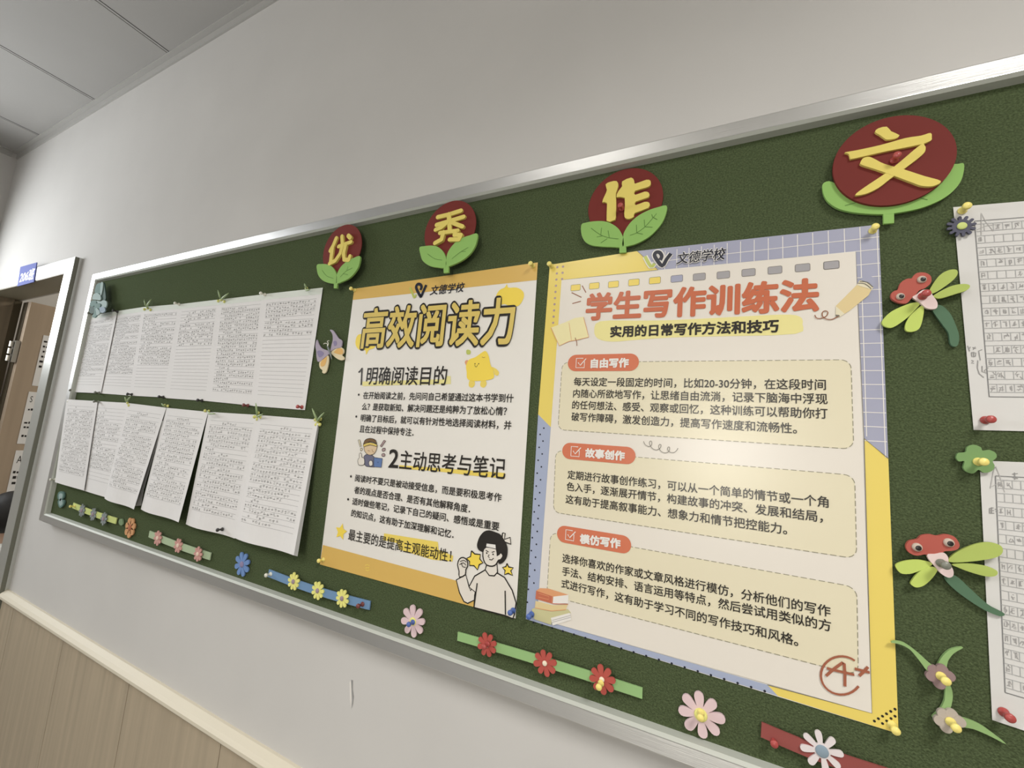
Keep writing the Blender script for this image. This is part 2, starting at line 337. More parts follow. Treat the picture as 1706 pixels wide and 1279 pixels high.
for zc in (1.71, .35):
    b = MB(); b.box((LX - .052, .100, zc - .055), (LX - .010, .1155, zc + .055), 'steel')
    for k in range(3): b.lathe((LX - .03, .092, zc - .05 + k * .036), (0, 0, 1), [(0, 0), (0, .008), (.027, .008), (.027, 0)], 'steel', 12)
    b.build('hinge', t)
b = MB(); b.box((LX, .93, .98), (LX + .008, .97, 1.14), 'steel'); b.tube([(LX, .95, 1.07), (LX + .05, .95, 1.07), (LX + .055, .93, 1.07), (LX + .055, .83, 1.07)], .009, 'steel'); b.build('handle', t)
# room number plate on the door header
t = thing('room_sign', 'small blue room number plate on the door frame header', 'sign', W(44, 457, LF))
b = MB(); q = [(34, 444.5), (61, 437), (56, 469.5), (28.5, 477)]; b.solid(q, LF, .003, 'sign_blue'); b.build('plate', t)
b = MB(); b.text('206班', (33.5, 462.5), (57, 455.5), 14, LF + .0034, 'ink_white', .02); b.build('lettering', t)
# ================================================================ helpers for repeated kinds
rnd = random.Random(7)
PIN = {}
PROF = [(.0, .0042), (.0012, .0045), (.002, .0042), (.0032, .0026), (.0075, .0022), (.0092, .0034), (.0104, .0042), (.0128, .0042), (.0138, .0034), (.0142, .0)]
def pin(px, py, colour, label, l=.001, group='push pins on the notice board', tilt=(0, 0)):
    p = W(px, py, l + .006); p.y = -l
    if colour not in PIN:
        b = MB(); b.lathe((0, 0, 0), (0, -1, 0), PROF, 'plastic_' + colour); o = b.build('push_pin', smooth_=True); PIN[colour] = o
    else:
        o = PIN[colour].copy(); C.objects.link(o)
    o.location = p; o.rotation_euler = (tilt[0], 0, tilt[1]); return tag(o, label, 'push pin', group)
def petals(b, c, R_, n, key, l0, t, r0=.18, wid=.62, rot=0.0, tip=.55, jit=0.05, rn=rnd):
    """daisy of n tear-drop petals around c (point on the plane), front at l0+t"""
    for k in range(n):
        a = rot + 2 * PI * k / n; RR = R_ * (1 + rn.uniform(-jit, jit)); hw = wid * PI * RR / n * .78
        u = V((math.cos(a), 0, math.sin(a))); v = V((-math.sin(a), 0, math.cos(a))); P_ = []
        base = V((c.x, -(l0 + t), c.z))
        for j in range(5): f = j / 4; P_.append(base + u * RR * (r0 + (1 - hw / RR - r0) * f) + v * hw * (.45 + .55 * math.sin(f * PI / 2)))
        for j in range(1, 6): th = PI / 2 - PI * j / 6; P_.append(base + u * (RR - hw + hw * math.cos(th)) + v * hw * math.sin(th))
        for j in range(4, -1, -1): f = j / 4; P_.append(base + u * RR * (r0 + (1 - hw / RR - r0) * f) - v * hw * (.45 + .55 * math.sin(f * PI / 2)))
        b.slab(P_, t, key)
    b.disc(V((c.x, -l0 - .0001, c.z)), R_ * (r0 + .16), t - .0002, key, 20)
def flower(parent, cx, cy, ry, n, pk, ck, l0, t=.0025, core=.26, rot=.2, r0=.2, wid=.66, name='flower', dome=.0015):
    c = W(cx, cy, l0 + t); R_ = vlen(cx, cy, 2 * ry, l0 + t) / 2
    b = MB(); petals(b, c, R_, n, pk, l0, t, r0, wid, rot); f = b.build('petals' if name is None else name, parent)
    b = MB(); b.disc(V((c.x, -(l0 + t), c.z)), R_ * core, .0008, ck, 20, dome)
    k = b.build('flower_centre', f if name else parent)
    return f

# ================================================================ NOTICE BOARD
BX0, BX1, BZ0, BZ1 = -2.036, 1.36, 1.094, 1.914
t = thing('notice_board', 'long green felt notice board in an aluminium frame on the wall', 'notice board', (0, YW, 1.07))
b = MB(); b.box((BX0 - .004, 0, BZ0 - .004), (BX1 + .004, YW, BZ1 + .004), 'felt'); b.build('felt_panel', t)
# frame section as (offset outward from the felt edge, lift): inner lip, flat face, outer return
SEC = [(0, 0), (.002, .011), (.006, .0145), (.007, .0145), (.0245, .0175), (.026, .0165), (.0275, .004), (.0295, .003), (.0295, -YW)]
def rail(name, A, B, out, miterA, miterB):
    """A->B along the felt edge, out = unit outward direction"""
    A, B, out = V(A), V(B), V(out); d = (B - A).normalized(); b = MB(); n = len(SEC)
    for k in range(n - 1):
        key = 'aluminium_lip' if k in (0, 1, 6) else 'aluminium'
        vs = []
        for (o_, l_) in (SEC[k], SEC[k + 1]):
            vs += [A + out * o_ - d * o_ * miterA + V((0, -l_, 0)), B + out * o_ + d * o_ * miterB + V((0, -l_, 0))]
        b.add(vs, [(0, 1, 3, 2)], key)
    bm_ = b.build(name, t); return bm_
rail('frame_rail', (BX0, 0, BZ1), (BX1, 0, BZ1), (0, 0, 1), 1, 1)
rail('frame_rail', (BX0, 0, BZ0), (BX1, 0, BZ0), (0, 0, -1), 1, 1)
rail('frame_rail', (BX0, 0, BZ0), (BX0, 0, BZ1), (-1, 0, 0), 1, 1)
rail('frame_rail', (BX1, 0, BZ0), (BX1, 0, BZ1), (1, 0, 0), 1, 1)
# ================================================================ ESSAY SHEETS
def sheet(name, label, group, c4, lifts, bow=0.0, lines=20, u0=.08, u1=.93, v0=.08, v1=.90, cols=17, fill=1.0, title=True, seed=1, paper='paper', inkkey='pencil', belly=0.0, blank_after=2., lw=.0006, head=None, layers=0, wave=0.0):
    rn = random.Random(seed); P_ = [W(x, y, l) for (x, y), l in zip(c4, lifts)]
    def Sf(u, v, e=0.0):
        p = (P_[0] * (1 - u) + P_[1] * u) * (1 - v) + (P_[3] * (1 - u) + P_[2] * u) * v
        return p + V((0, -(bow * math.sin(PI * u) * (.3 + .7 * v) + belly * math.sin(PI * v) + wave * math.sin(2 * PI * u) * v * v) - e, 0))
    b = MB(); nu, nv = 10, 14
    for Lr in range(layers, -1, -1):
        off = -.0012 * Lr; sh = .012 * Lr
        vs = [Sf(i / nu + sh * j / nv, j / nv + sh * .1, off) for j in range(nv + 1) for i in range(nu + 1)]
        b.add(vs, [(j * (nu + 1) + i, (j + 1) * (nu + 1) + i, (j + 1) * (nu + 1) + i + 1, j * (nu + 1) + i + 1) for j in range(nv) for i in range(nu)], paper if Lr == 0 else 'paper_edge')
    e = .0003; sw = (P_[1] - P_[0]).length; shh = (P_[3] - P_[0]).length
    def ln(ua, va, ub, vb, wd, key, seg=1):
        b.line([Sf(ua + (ub - ua) * k / seg, va + (vb - va) * k / seg, e) for k in range(seg + 1)], wd, key)
    if head: 
        vs = [Sf(u, v, .00015) for v in (0, head) for u in [i / 10 for i in range(11)]]
        b.add(vs, [(i, i + 11, i + 12, i + 1) for i in range(10)], 'paper_green_cast')  # reflected green light painted as a tinted strip along the sheet top
    dv = (v1 - v0) / lines
    for i in range(lines + 1): ln(u0, v0 + dv * i, u1, v0 + dv * i, lw, 'ruled_line', 8)
    for i in range(lines):
        vm = v0 + dv * (i + .52)
        if i > blank_after * lines: break
        a0, a1 = 0, cols
        if i == 0 and title: a0, a1 = int(cols * .35), int(cols * .65)
        elif rn.random() < .22: a0 = 2
        if rn.random() < .18: a1 = int(cols * rn.uniform(.3, .9))
        for c_ in range(a0, a1):
            if rn.random() > fill * .93: continue
            um = u0 + (u1 - u0) * (c_ + .5) / cols; cw = (u1 - u0) / cols * .36; ch = dv * .30
            um += rn.uniform(-.1, .1) * cw; vq = vm + rn.uniform(-.12, .12) * dv
            for s_ in range(rn.choice((4, 4, 5, 5))):
                ty = rn.random() * .9; x_ = um + rn.uniform(-.6, .6) * cw; y_ = vq + rn.uniform(-.8, .8) * ch
                if ty < .5: ln(um - cw * rn.uniform(.5, 1.25), y_, um + cw * rn.uniform(.5, 1.25), y_ - ch * .12, .00065, inkkey)
                elif ty < .75: ln(x_, vq - ch * rn.uniform(.4, 1), x_, vq + ch * rn.uniform(.4, 1), .0006, inkkey)
                else: ln(x_, y_ - ch * .5, x_ + rn.choice((-1, 1)) * cw * .7, y_ + ch * .6, .0006, inkkey)
    c = Sf(.5, 0)
    o = b.build(name, loc=c); tag(o, label, 'essay sheet', group); return o, Sf
UP = 'handwritten essays in the upper row'; LO = 'handwritten essays in the lower row'
up = [ # TL, TR, BR, BL
 ([(143, 527), (196, 517.5), (168, 655), (122, 653)], 'narrow essay sheet beside the left frame in upper row', .004, dict(fill=.95, blank_after=.85)),
 ([(193, 518.5), (240.5, 511), (219.5, 659), (166, 655)], 'upper row essay sheet second from the left frame', .0014, dict(fill=1.0, blank_after=.8)),
 ([(237, 511.5), (302.5, 506), (277, 662), (217, 659)], 'upper row essay sheet third from the left frame', .0016, dict(fill=.9, blank_after=.7)),
 ([(300, 506.5), (367, 498.5), (347, 668), (276, 663)], 'upper row essay sheet fourth from the left frame, mostly blank lines', .0018, dict(fill=.7, blank_after=.42)),
 ([(365, 499), (441.5, 490), (424, 676), (346, 668)], 'upper row essay sheet fifth from the left frame, densely written', .0020, dict(fill=1.0, inkkey='pencil')),
 ([(438, 490), (538, 479), (508, 683), (421, 676)], 'upper row essay sheet nearest the reading poster, blank below its middle', .0022, dict(fill=1.0, blank_after=.36)),
]
for i, (c4, lab, l, kw) in enumerate(up):
    sheet('essay_sheet', lab, UP, c4, (l, l, l, l), bow=.0008, lines=24, cols=18, seed=11 + i, head=.055, title=False, v0=.09, **kw)
lo = [
 ([(111, 665), (163, 668), (140, 817), (91.5, 803)], (.0185, .004, .012, .0195), 'lower row essay sheet touching the left frame', dict(fill=.9)),
 ([(160, 668), (215, 671), (196, 834), (139, 817)], (.0016, .0016, .010, .007), 'lower row essay sheet second from the left frame', dict(fill=.95, blank_after=.8)),
 ([(212, 671), (277, 679), (223, 848.5), (174, 830)], (.003, .003, .022, .012), 'lower row essay sheet third from the left, curling off the board', dict(fill=.95)),
 ([(277.5, 679), (347, 686), (297.5, 870), (234.5, 848)], (.002, .002, .024, .012), 'lower row essay sheet with dark gaps on both sides', dict(fill=.95)),
 ([(347.5, 686), (432, 691), (391, 897), (309.5, 873)], (.002, .002, .010, .012), 'lower row essay sheet fifth from the left frame', dict(fill=.95)),
 ([(430, 691), (531, 699), (489.5, 925), (390, 895.5)], (.004, .004, .026, .012), 'thick lower row essay stack nearest the reading poster', dict(fill=1.0, layers=3)),
]
for i, (c4, lf, lab, kw) in enumerate(lo):
    sheet('essay_sheet', lab, LO, c4, lf, bow=.002 if i > 1 else .001, lines=20, cols=17, seed=31 + i, v0=.075, v1=.86, wave=.004 if i > 1 else 0, **kw)
b = MB(); b.flat([(268, 702), (273, 700), (240, 815), (235, 842), (224, 843)], .004, 'paper_edge'); o = b.build('backing_sheet', loc=W(250, 770)); tag(o, 'grey underside of a sheet showing beside the curled lower essay', 'essay sheet', LO)
# manuscript-grid essays on the right
def grid_sheet(label, c4, lifts, fr, rows, ncols, seed, cell=.0152):
    rn = random.Random(seed); P_ = [W(x, y, l) for (x, y), l in zip(c4, lifts)]
    def Sf(u, v, e=0.0):
        p = (P_[0] * (1 - u) + P_[1] * u) * (1 - v) + (P_[3] * (1 - u) + P_[2] * u) * v; return p + V((0, -e, 0))
    b = MB(); nu = 4
    b.add([Sf(i / nu, j / nu) for j in range(nu + 1) for i in range(nu + 1)], [(j * 5 + i, (j + 1) * 5 + i, (j + 1) * 5 + i + 1, j * 5 + i + 1) for j in range(nu) for i in range(nu)], 'paper_grid')
    ux, vy, ub, vb = fr; e = .0003
    def ln(ua, va, uc, vc, wd, key): b.line([Sf(ua, va, e), Sf((ua + uc) / 2, (va + vc) / 2, e), Sf(uc, vc, e)], wd, key)
    for a in ((ux, vy, ub, vy), (ux, vb, ub, vb), (ux, vy, ux, vb), (ub, vy, ub, vb)): ln(*a, .0009, 'ruled_dark')
    dv = (vb - vy) / (rows + .25); ch = dv * .62; du = (ub - ux) / ncols
    for r_ in range(rows):
        v = vy + dv * (r_ + .28)
        ln(ux, v, ub, v, .0006, 'ruled_line'); ln(ux, v + ch, ub, v + ch, .0006, 'ruled_line')
        for c_ in range(1, ncols): ln(ux + du * c_, v, ux + du * c_, v + ch, .0006, 'ruled_line')
        for c_ in range(ncols):
            if r_ < 2 and rn.random() < .75 or rn.random() < .18: continue
            um, vm = ux + du * (c_ + .5), v + ch * .5; cw, hh = du * .30, ch * .36
            for s_ in range(rn.choice((4, 5, 6))):
                ty = rn.random(); x_ = um + rn.uniform(-.7, .7) * cw; y_ = vm + rn.uniform(-.9, .9) * hh
                if ty < .5: ln(um - cw * rn.uniform(.3, 1), y_, um + cw * rn.uniform(.3, 1), y_ - hh * .1, .0006, 'pencil_mid')
                elif ty < .78: ln(x_, vm - hh * rn.uniform(.4, 1), x_, vm + hh * rn.uniform(.4, 1), .0006, 'pencil_mid')
                else: ln(x_, y_ - hh * .5, x_ + rn.choice((-1, 1)) * cw * .8, y_ + hh * .5, .0006, 'pencil_mid')
    return b, Sf, ln
b, Sf, ln = grid_sheet(None, [(1588, 345), (1860, 322), (1870, 722), (1622, 716)], (.0015,) * 4, (.135, .075, .93, .86), 14, 13, 5)
z = Z(1580, 540, 5.33)
for p_ in ([(300, 225), (270, 235), (275, 270), (285, 320)], [(262, 320), (258, 390), (275, 440), (315, 472)], [(300, 370), (300, 420), (340, 435), (320, 410), (355, 385)], [(170, 190), (190, 240)], [(195, 200), (180, 230)], [(205, 250), (245, 255), (240, 285), (210, 288), (205, 250)], [(225, 245), (225, 290)], [(205, 320), (225, 325), (205, 345), (230, 345)], [(215, 205), (245, 215)], [(240, 200), (220, 225)]):
    b.pline(z(p_), .0019, .0008, 'pencil')
z = Z(1580, 320, 5.33); b.pline(z([(292, 185), (292, 380)]), .0019, .0007, 'pencil_light'); b.pline(z([(295, 190), (330, 260), (400, 345)]), .0019, .0006, 'pencil_light'); b.pline(z([(250, 335), (330, 300), (430, 285)]), .0019, .0006, 'pencil_light')
tag(b.build('essay_sheet', loc=W(1640, 345)), 'handwritten grid paper essay at the right edge, above the green clover', 'essay sheet', 'grid paper essays right of the posters')
b, Sf, ln = grid_sheet(None, [(1632, 767), (1870, 776), (1880, 1275), (1653, 1199)], (.0015,) * 4, (.115, .06, .93, .885), 15, 13, 6)
z = Z(1580, 740, 2.722); b.pline(z([(190, 200), (205, 120), (215, 100), (235, 150), (255, 218)]), .0019, .0007, 'pencil_light'); b.pline(z([(190, 195), (250, 165)]), .0019, .0006, 'pencil_light')
for p_ in ([(187, 290), (187, 312)], [(187, 290), (205, 288)], [(187, 300), (207, 300)], [(196, 285), (196, 314)], [(185, 312), (208, 312)], [(212, 295), (222, 292)], [(215, 305), (225, 300)], [(290, 135), (315, 132)], [(300, 128), (302, 160)], [(292, 150), (316, 155)]): b.pline(z(p_), .0019, .0008, 'pencil')
tag(b.build('essay_sheet', loc=W(1680, 770)), 'handwritten grid paper essay at the right edge, below the green clover', 'essay sheet', 'grid paper essays right of the posters')
# ================================================================ READING POSTER
Z1 = Z(560, 420, 4.92); Z2 = Z(560, 600, 5.328); Z3 = Z(530, 780, 4.736)
LB = .0012
t = thing('reading_poster', 'white reading poster with orange bands at top and bottom', 'poster', W(714, 720, LB))
def lay(k): return LB + .00022 * k
b = MB(); b.flat([(590, 481), (896, 437), (859, 1030), (533, 940)], LB, 'poster_white'); b.build('sheet', t)
b = MB(); b.flat([(590, 481), (896, 437), (894.3, 466.3), (587.7, 499.5)], lay(1), 'ink_orange'); b.build('orange_band', t)
b = MB(); b.flat([(537.8, 907.5), (768, 969), (802, 1014.3), (533, 940)], lay(1), 'ink_orange'); b.build('orange_band', t)
def logo(parent, z, light, dark, lk, wl, wd_, halo=None):
    b = MB()
    if halo:
        b.pline(z(light), lay(lk), wl * 1.6, 'ink_white', 3); b.pline(z(dark), lay(lk), wd_ * 1.55, 'ink_white', 3)
    b.pline(z(light), lay(lk + 1), wl, 'ink_lime', 3); b.pline(z(dark), lay(lk + 2), wd_, 'ink_navy', 3)
    return b
b = logo(t, Z1, [(605, 290), (622, 330), (640, 372), (655, 345)], [(690, 310), (700, 285), (690, 265), (668, 262), (655, 285), (668, 320), (690, 360), (698, 358), (715, 320), (738, 268)], 3, .0044, .0062)
b.text('文德学校', Z1([(775, 314)])[0], Z1([(1050, 284)])[0], 14.5, lay(5), 'ink_navy', .012, .18); b.build('logo', t)
# title with speech-bubble blobs
b = MB(); b.flat(Z1([(165, 700), (200, 670), (300, 690), (330, 740), (312, 785), (270, 800), (245, 840), (238, 802), (190, 800), (160, 760)]), lay(2), 'ink_sun', 3); b.build('speech_blob', t); b = MB()
b.flat(Z1([(1310, 365), (1340, 310), (1380, 290), (1400, 262), (1412, 290), (1480, 290), (1530, 320), (1538, 370), (1500, 435), (1440, 445), (1380, 425), (1340, 430)]), lay(2), 'ink_sun', 3); b.build('speech_blob', t)
b = MB(); a_, c_ = Z1([(205, 628)])[0], Z1([(1470, 556)])[0]
b.text('高效阅读力', a_, c_, 66, lay(6), 'ink_dark', .066)
b.text('高效阅读力', (a_[0] + 1.5, a_[1]), (c_[0] - 1.5, c_[1]), 66, lay(8), 'ink_gold', .020); b.build('title', t)
b = MB(); b.flat(Z1([(215, 1060), (900, 1040), (905, 1015), (938, 1015), (940, 1080), (600, 1086), (215, 1098)]), lay(2), 'ink_paleyellow')
b.pline(Z1([(183, 985), (198, 972), (212, 948), (205, 1088)]), lay(5), .0036, 'ink_dark'); b.text('明确阅读目的', Z1([(250, 1012)])[0], Z1([(908, 1012)])[0], 29, lay(5), 'ink_dark', .008); b.build('heading', t)
b = MB(); b.flat(Z2([(560, 930), (1500, 1000), (1498, 1050), (1180, 1020), (900, 985), (560, 962)]), lay(2), 'ink_butter')
b.text('2', Z2([(468, 862)])[0], Z2([(555, 866)])[0], 38, lay(5), 'ink_dark', .012); b.text('主动思考与笔记', Z2([(565, 880)])[0], Z2([(1505, 962)])[0], 32, lay(5), 'ink_dark', .008); b.build('heading', t)
def para(parent, rows, l, key, bold=.014, bullets=(), br=.0024):
    b = MB()
    for s_, pL, pR, h in rows: b.text(s_, pL, pR, h, l, key, bold)
    for p_ in bullets: q = W(*p_, l); b.disc(q, br, 0, key, 12)
    return b.build('paragraph', parent)
z2 = lambda x, y: Z2([(x, y)])[0]
z3 = lambda x, y: Z3([(x, y)])[0]
para(t, [('在开始阅读之前，先问问自己希望通过这本书学到什', z2(240, 310), z2(1575, 336), 12.3), ('么？是获取新知、解决问题还是纯粹为了放松心情？', z2(230, 410), z2(1515, 452), 12.3),
         ('明确了目标后，就可以有针对性地选择阅读材料，并', z2(218, 510), z2(1555, 577), 12.3), ('且在过程中保持专注．', z2(208, 607), z2(688, 640), 11.8)], lay(5), 'ink_dark', bullets=[z2(200, 305), z2(178, 499)])
para(t, [('阅读时不要只是被动接受信息，而是要积极思考作', z3(292, 75), z3(1447, 232), 12.3), ('者的观点是否合理、是否有其他解释角度．', z3(285, 168), z3(1200, 320), 12.3),
         ('适时做些笔记，记录下自己的疑问、感悟或是重要', z3(270, 258), z3(1428, 460), 12.3), ('的知识点，这有助于加深理解和记忆．', z3(262, 350), z3(1070, 522), 12.3)], lay(5), 'ink_dark', bullets=[z3(258, 63), z3(236, 244)])
b = MB(); b.flat(Z3([(520, 512), (945, 580), (950, 640), (1065, 690), (1060, 735), (900, 720), (640, 640), (625, 590), (515, 565)]), lay(2), 'ink_butter')
b.text('最主要的是提高主观能动性！', z3(240, 520), z3(1050, 694), 19, lay(5), 'ink_dark', .006); b.build('slogan', t)
def star(b, pts_c, R_, r_, n, rot, key, l):
    c = W(*pts_c, l); P_ = []
    for k in range(2 * n): a = rot + PI * k / n; q = R_ if k % 2 == 0 else r_; P_.append(c + V((math.cos(a) * q, 0, math.sin(a) * q)))
    b.face(P_, key)
b = MB(); star(b, z3(180, 500), .0165, .0085, 5, PI / 2 - .1, 'ink_sun', lay(4)); b.build('star', t)
# small yellow star-shaped sticker figure
b = MB(); b.flat(Z1([(1090, 880), (1140, 860), (1190, 825), (1225, 810), (1250, 850), (1265, 920), (1290, 980), (1290, 1030), (1230, 1050), (1120, 1055), (1075, 1035), (1070, 980), (1065, 930)]), lay(3), 'ink_sun', 4)
b.flat(Z1([(1270, 940), (1310, 955), (1335, 985), (1325, 1010), (1300, 1005), (1290, 975), (1265, 975)]), lay(2), 'ink_butter', 3); b.flat(Z1([(1075, 940), (1055, 905), (1065, 885), (1090, 890), (1100, 930)]), lay(2), 'ink_peach', 3)
for x_ in (1095, 1190): b.flat(Z1([(x_, 1050), (x_ + 35, 1050), (x_ + 42, 1085), (x_ + 20, 1110), (x_ - 8, 1095)]), lay(2), 'ink_butter', 3)
b.flat(Z1([(1070, 800), (1100, 805), (1100, 835), (1070, 835)]), lay(2), 'ink_lime', 3)
for x_ in (1138, 1168): b.disc(W(*Z1([(x_, 914)])[0], lay(4)), .0011, 0, 'ink_dark', 10)
b.pline(Z1([(1135, 922), (1142, 938), (1152, 938), (1160, 922)]), lay(4), .0008, 'ink_dark', 3); b.pline(Z1([(1195, 858), (1208, 864), (1220, 860)]), lay(4), .0008, 'ink_brown', 2); b.build('star_sticker', t)
# boy typing on a laptop
b = MB()
def outl(z, pts, key, l, sm=3, wd=.0009, ok='ink_dark'):
    p_ = z(pts); b.flat(p_, l, key, sm); q = smooth(p_, sm) if sm else p_; b.pline(q, l + .0001, wd, ok, closed=True)
outl(Z2, [(248, 850), (300, 835), (345, 870), (350, 940), (300, 945), (255, 930)], 'ink_slate', lay(3))
outl(Z2, [(245, 760), (255, 810), (290, 840), (335, 830), (358, 790), (355, 745), (250, 735)], 'ink_skin', lay(4)); outl(Z2, [(245, 735), (260, 705), (300, 692), (345, 705), (360, 740), (350, 735), (300, 722), (255, 745)], 'ink_hair', lay(5))
outl(Z2, [(245, 745), (300, 728), (358, 745), (357, 765), (300, 750), (246, 768)], 'ink_gold', lay(6), 2); outl(Z2, [(335, 862), (410, 872), (400, 950), (335, 945)], 'ink_laptop', lay(5), 0)
outl(Z2, [(205, 830), (222, 825), (228, 860), (248, 870), (250, 920), (225, 932), (198, 925), (192, 885), (205, 865)], 'ink_page', lay(5)); outl(Z2, [(300, 890), (320, 895), (322, 930), (300, 938), (290, 912)], 'ink_page', lay(6))
outl(Z2, [(195, 708), (210, 705), (222, 765), (212, 770)], 'ink_cream', lay(4), 0); outl(Z2, [(216, 782), (230, 780), (230, 800), (217, 802)], 'ink_cream', lay(4)); outl(Z2, [(425, 708), (440, 715), (402, 770), (390, 762)], 'ink_mauve', lay(4), 0)
outl(Z2, [(410, 785), (435, 780), (432, 802), (410, 806)], 'ink_mauve', lay(4)); outl(Z2, [(405, 832), (430, 828), (430, 850), (408, 852)], 'ink_mauve', lay(4))
b.pline(Z2([(280, 800), (300, 806)]), lay(7), .0007, 'ink_brown'); b.pline(Z2([(318, 790), (325, 812), (335, 814)]), lay(7), .0007, 'ink_brown'); b.disc(W(*z2(372, 905), lay(7)), .0009, 0, 'ink_navy', 8); b.build('typing_boy_cartoon', t)
# boy with raised fist
b = MB(); ow = .0021
outl(Z3, [(1230, 1095), (1235, 1000), (1255, 900), (1200, 965), (1190, 930), (1165, 840), (1090, 880), (1115, 980), (1150, 1050), (1180, 1065), (1230, 1040)], 'ink_page', lay(3), 0, ow)
outl(Z3, [(1230, 1098), (1245, 980), (1190, 935), (1235, 850), (1320, 800), (1420, 830), (1470, 860), (1530, 960), (1562, 1060), (1550, 1150), (1535, 1185), (1470, 1160)], 'ink_page', lay(4), 0, ow)
outl(Z3, [(1330, 760), (1318, 800), (1350, 845), (1390, 848), (1415, 820), (1410, 745)], 'ink_page', lay(5), 0, ow)
outl(Z3, [(1265, 640), (1255, 600), (1275, 540), (1310, 500), (1350, 490), (1400, 505), (1440, 525), (1470, 570), (1492, 620), (1490, 690), (1465, 735), (1428, 752), (1400, 700), (1300, 660)], 'ink_dark', lay(6), 3, .0006)
outl(Z3, [(1300, 660), (1325, 620), (1405, 635), (1412, 690), (1440, 665), (1458, 690), (1440, 720), (1422, 725), (1405, 755), (1375, 772), (1330, 762), (1305, 720)], 'ink_page', lay(7), 2, ow)
outl(Z3, [(1328, 590), (1400, 600), (1402, 635), (1325, 618)], 'ink_white', lay(8), 0, .0009)
outl(Z3, [(1100, 760), (1115, 715), (1145, 703), (1175, 725), (1180, 770), (1165, 800), (1160, 840), (1115, 858), (1112, 810)], 'ink_page', lay(5), 2, ow)
for a in ([(1120, 735), (1150, 725), (1170, 740)], [(1115, 760), (1145, 745), (1168, 765)], [(1130, 745), (1140, 775), (1165, 780)]): b.pline(Z3(a), lay(8), .0012, 'ink_dark', 2)
b.pline(Z3([(1255, 905), (1230, 1090)]), lay(7), ow, 'ink_dark'); b.pline(Z3([(1475, 965), (1478, 1155)]), lay(7), ow, 'ink_dark')
outl(Z3, [(1455, 510), (1475, 512), (1470, 560), (1515, 545), (1520, 598), (1470, 580), (1450, 575)], 'ink_page', lay(5), 0, ow)
for x_, y_ in ((1330, 668), (1380, 678)): b.disc(W(*z3(x_, y_), lay(9)), .0014, 0, 'ink_dark', 10)
for a in ([(1322, 645), (1345, 660)], [(1370, 662), (1392, 655)], [(1350, 680), (1340, 695), (1352, 705)], [(1350, 718), (1370, 722), (1385, 708)]): b.pline(Z3(a), lay(9), .0013, 'ink_dark')
b.build('fist_boy_cartoon', t)
for pts in ([(1210, 650), (1235, 675), (1280, 680), (1275, 715), (1300, 745), (1270, 760), (1258, 800), (1230, 768), (1195, 765), (1195, 735), (1172, 710), (1203, 695)], [(1490, 750), (1503, 778), (1540, 785), (1520, 808), (1535, 845), (1500, 828), (1470, 838), (1475, 805), (1455, 782), (1482, 775)]):
    b = MB(); outl(Z3, pts, 'ink_sun', lay(3), 0, ow); b.build('star', t)
b = MB(); [b.pline(Z3(q), lay(3), .0012, 'ink_butter', 2) for q in ([(370, 765), (390, 760), (405, 770)], [(372, 785), (405, 785)], [(375, 800), (390, 806), (405, 800)])]; b.build('band_mark', t)
# ================================================================ WRITING POSTER
Z4 = Z(900, 370, 5.0147); Z5 = Z(1160, 370, 5.0147); Z6 = Z(920, 580, 5.683); Z7 = Z(1180, 580, 5.683); Z8 = Z(870, 780, 4.7375); Z9 = Z(1240, 1020, 4.937); Za = Z(1160, 780, 4.738)
t = thing('writing_poster', 'large writing method poster with yellow and lilac checked border', 'poster', W(1190, 760, LB))
TL, TR, BR, BL = (916, 441), (1464, 374), (1497, 1222), (876, 1031)
def lerp(a, b_, k): return (a[0] + (b_[0] - a[0]) * k, a[1] + (b_[1] - a[1]) * k)
b = MB(); b.flat([TL, TR, BR, BL], LB, 'poster_white'); b.build('sheet', t)
iTL, iTR, iBR, iBL = (935.5, 466.5), (1425.5, 419), (1452.3, 1187.7), (894.5, 1030)
d1o, d1i = (1061.5, 418), (1096.5, 449.5); d2o, d2i = (1480, 763.5), (1439.6, 730); d3o, d3i = (1296, 1159), (1278.5, 1140.5); d4o, d4i = (896.5, 690), (918, 712)
b = MB(); b.flat([TL, d1o, d1i, iTL, d4i, d4o], lay(1), 'ink_yellow'); b.flat([d2o, BR, d3o, d3i, iBR, d2i], lay(1), 'ink_yellow')
b.flat([d4o, d4i, iBL, d3i, d3o, BL], lay(1), 'ink_blue'); b.flat([d1o, TR, d2o, d2i, iTR, d1i], lay(1), 'ink_lilac')
# checked grid on the lilac part: lines in poster directions
P00, P10, P01, P11 = W(*TL), W(*TR), W(*BL), W(*BR); gp = (P10 - P00).length / 26.3
def on(a, c): # metres from the top right corner, along -x and down
    return W(*TR, lay(2)) + (P00 - P10).normalized() * a + (P11 - P10).normalized() * c
for k in range(0, 16): b.line([on(.0012 + gp * k * 1.0, .0), on(.0012 + gp * k, .0365 + .0)], .0009, 'ink_white') if k > 1 else b.line([on(.002 + gp * k, 0), on(.002 + gp * k, .294 - (.024 if k else .0))], .0009, 'ink_white')
for k in range(1, 3): b.line([on(0, .0165 * k), on((W(*TR) - W(*lerp(d1o, d1i, .0165 * k / .0385))).length, .0165 * k)], .0009, 'ink_white')
for k in range(3, 17): b.line([on(0, .0172 * k), on(.0315, .0172 * k)], .0009, 'ink_white')
b.pline([iTL, d1i], lay(3), .0006, 'ink_grey'); b.pline([d1o, d1i], lay(3), .0006, 'ink_grey'); b.pline([d2o, d2i, iBR, d3i], lay(3), .0008, 'ink_grey'); b.pline([iTR, d2i], lay(3), .0005, 'ink_grey')
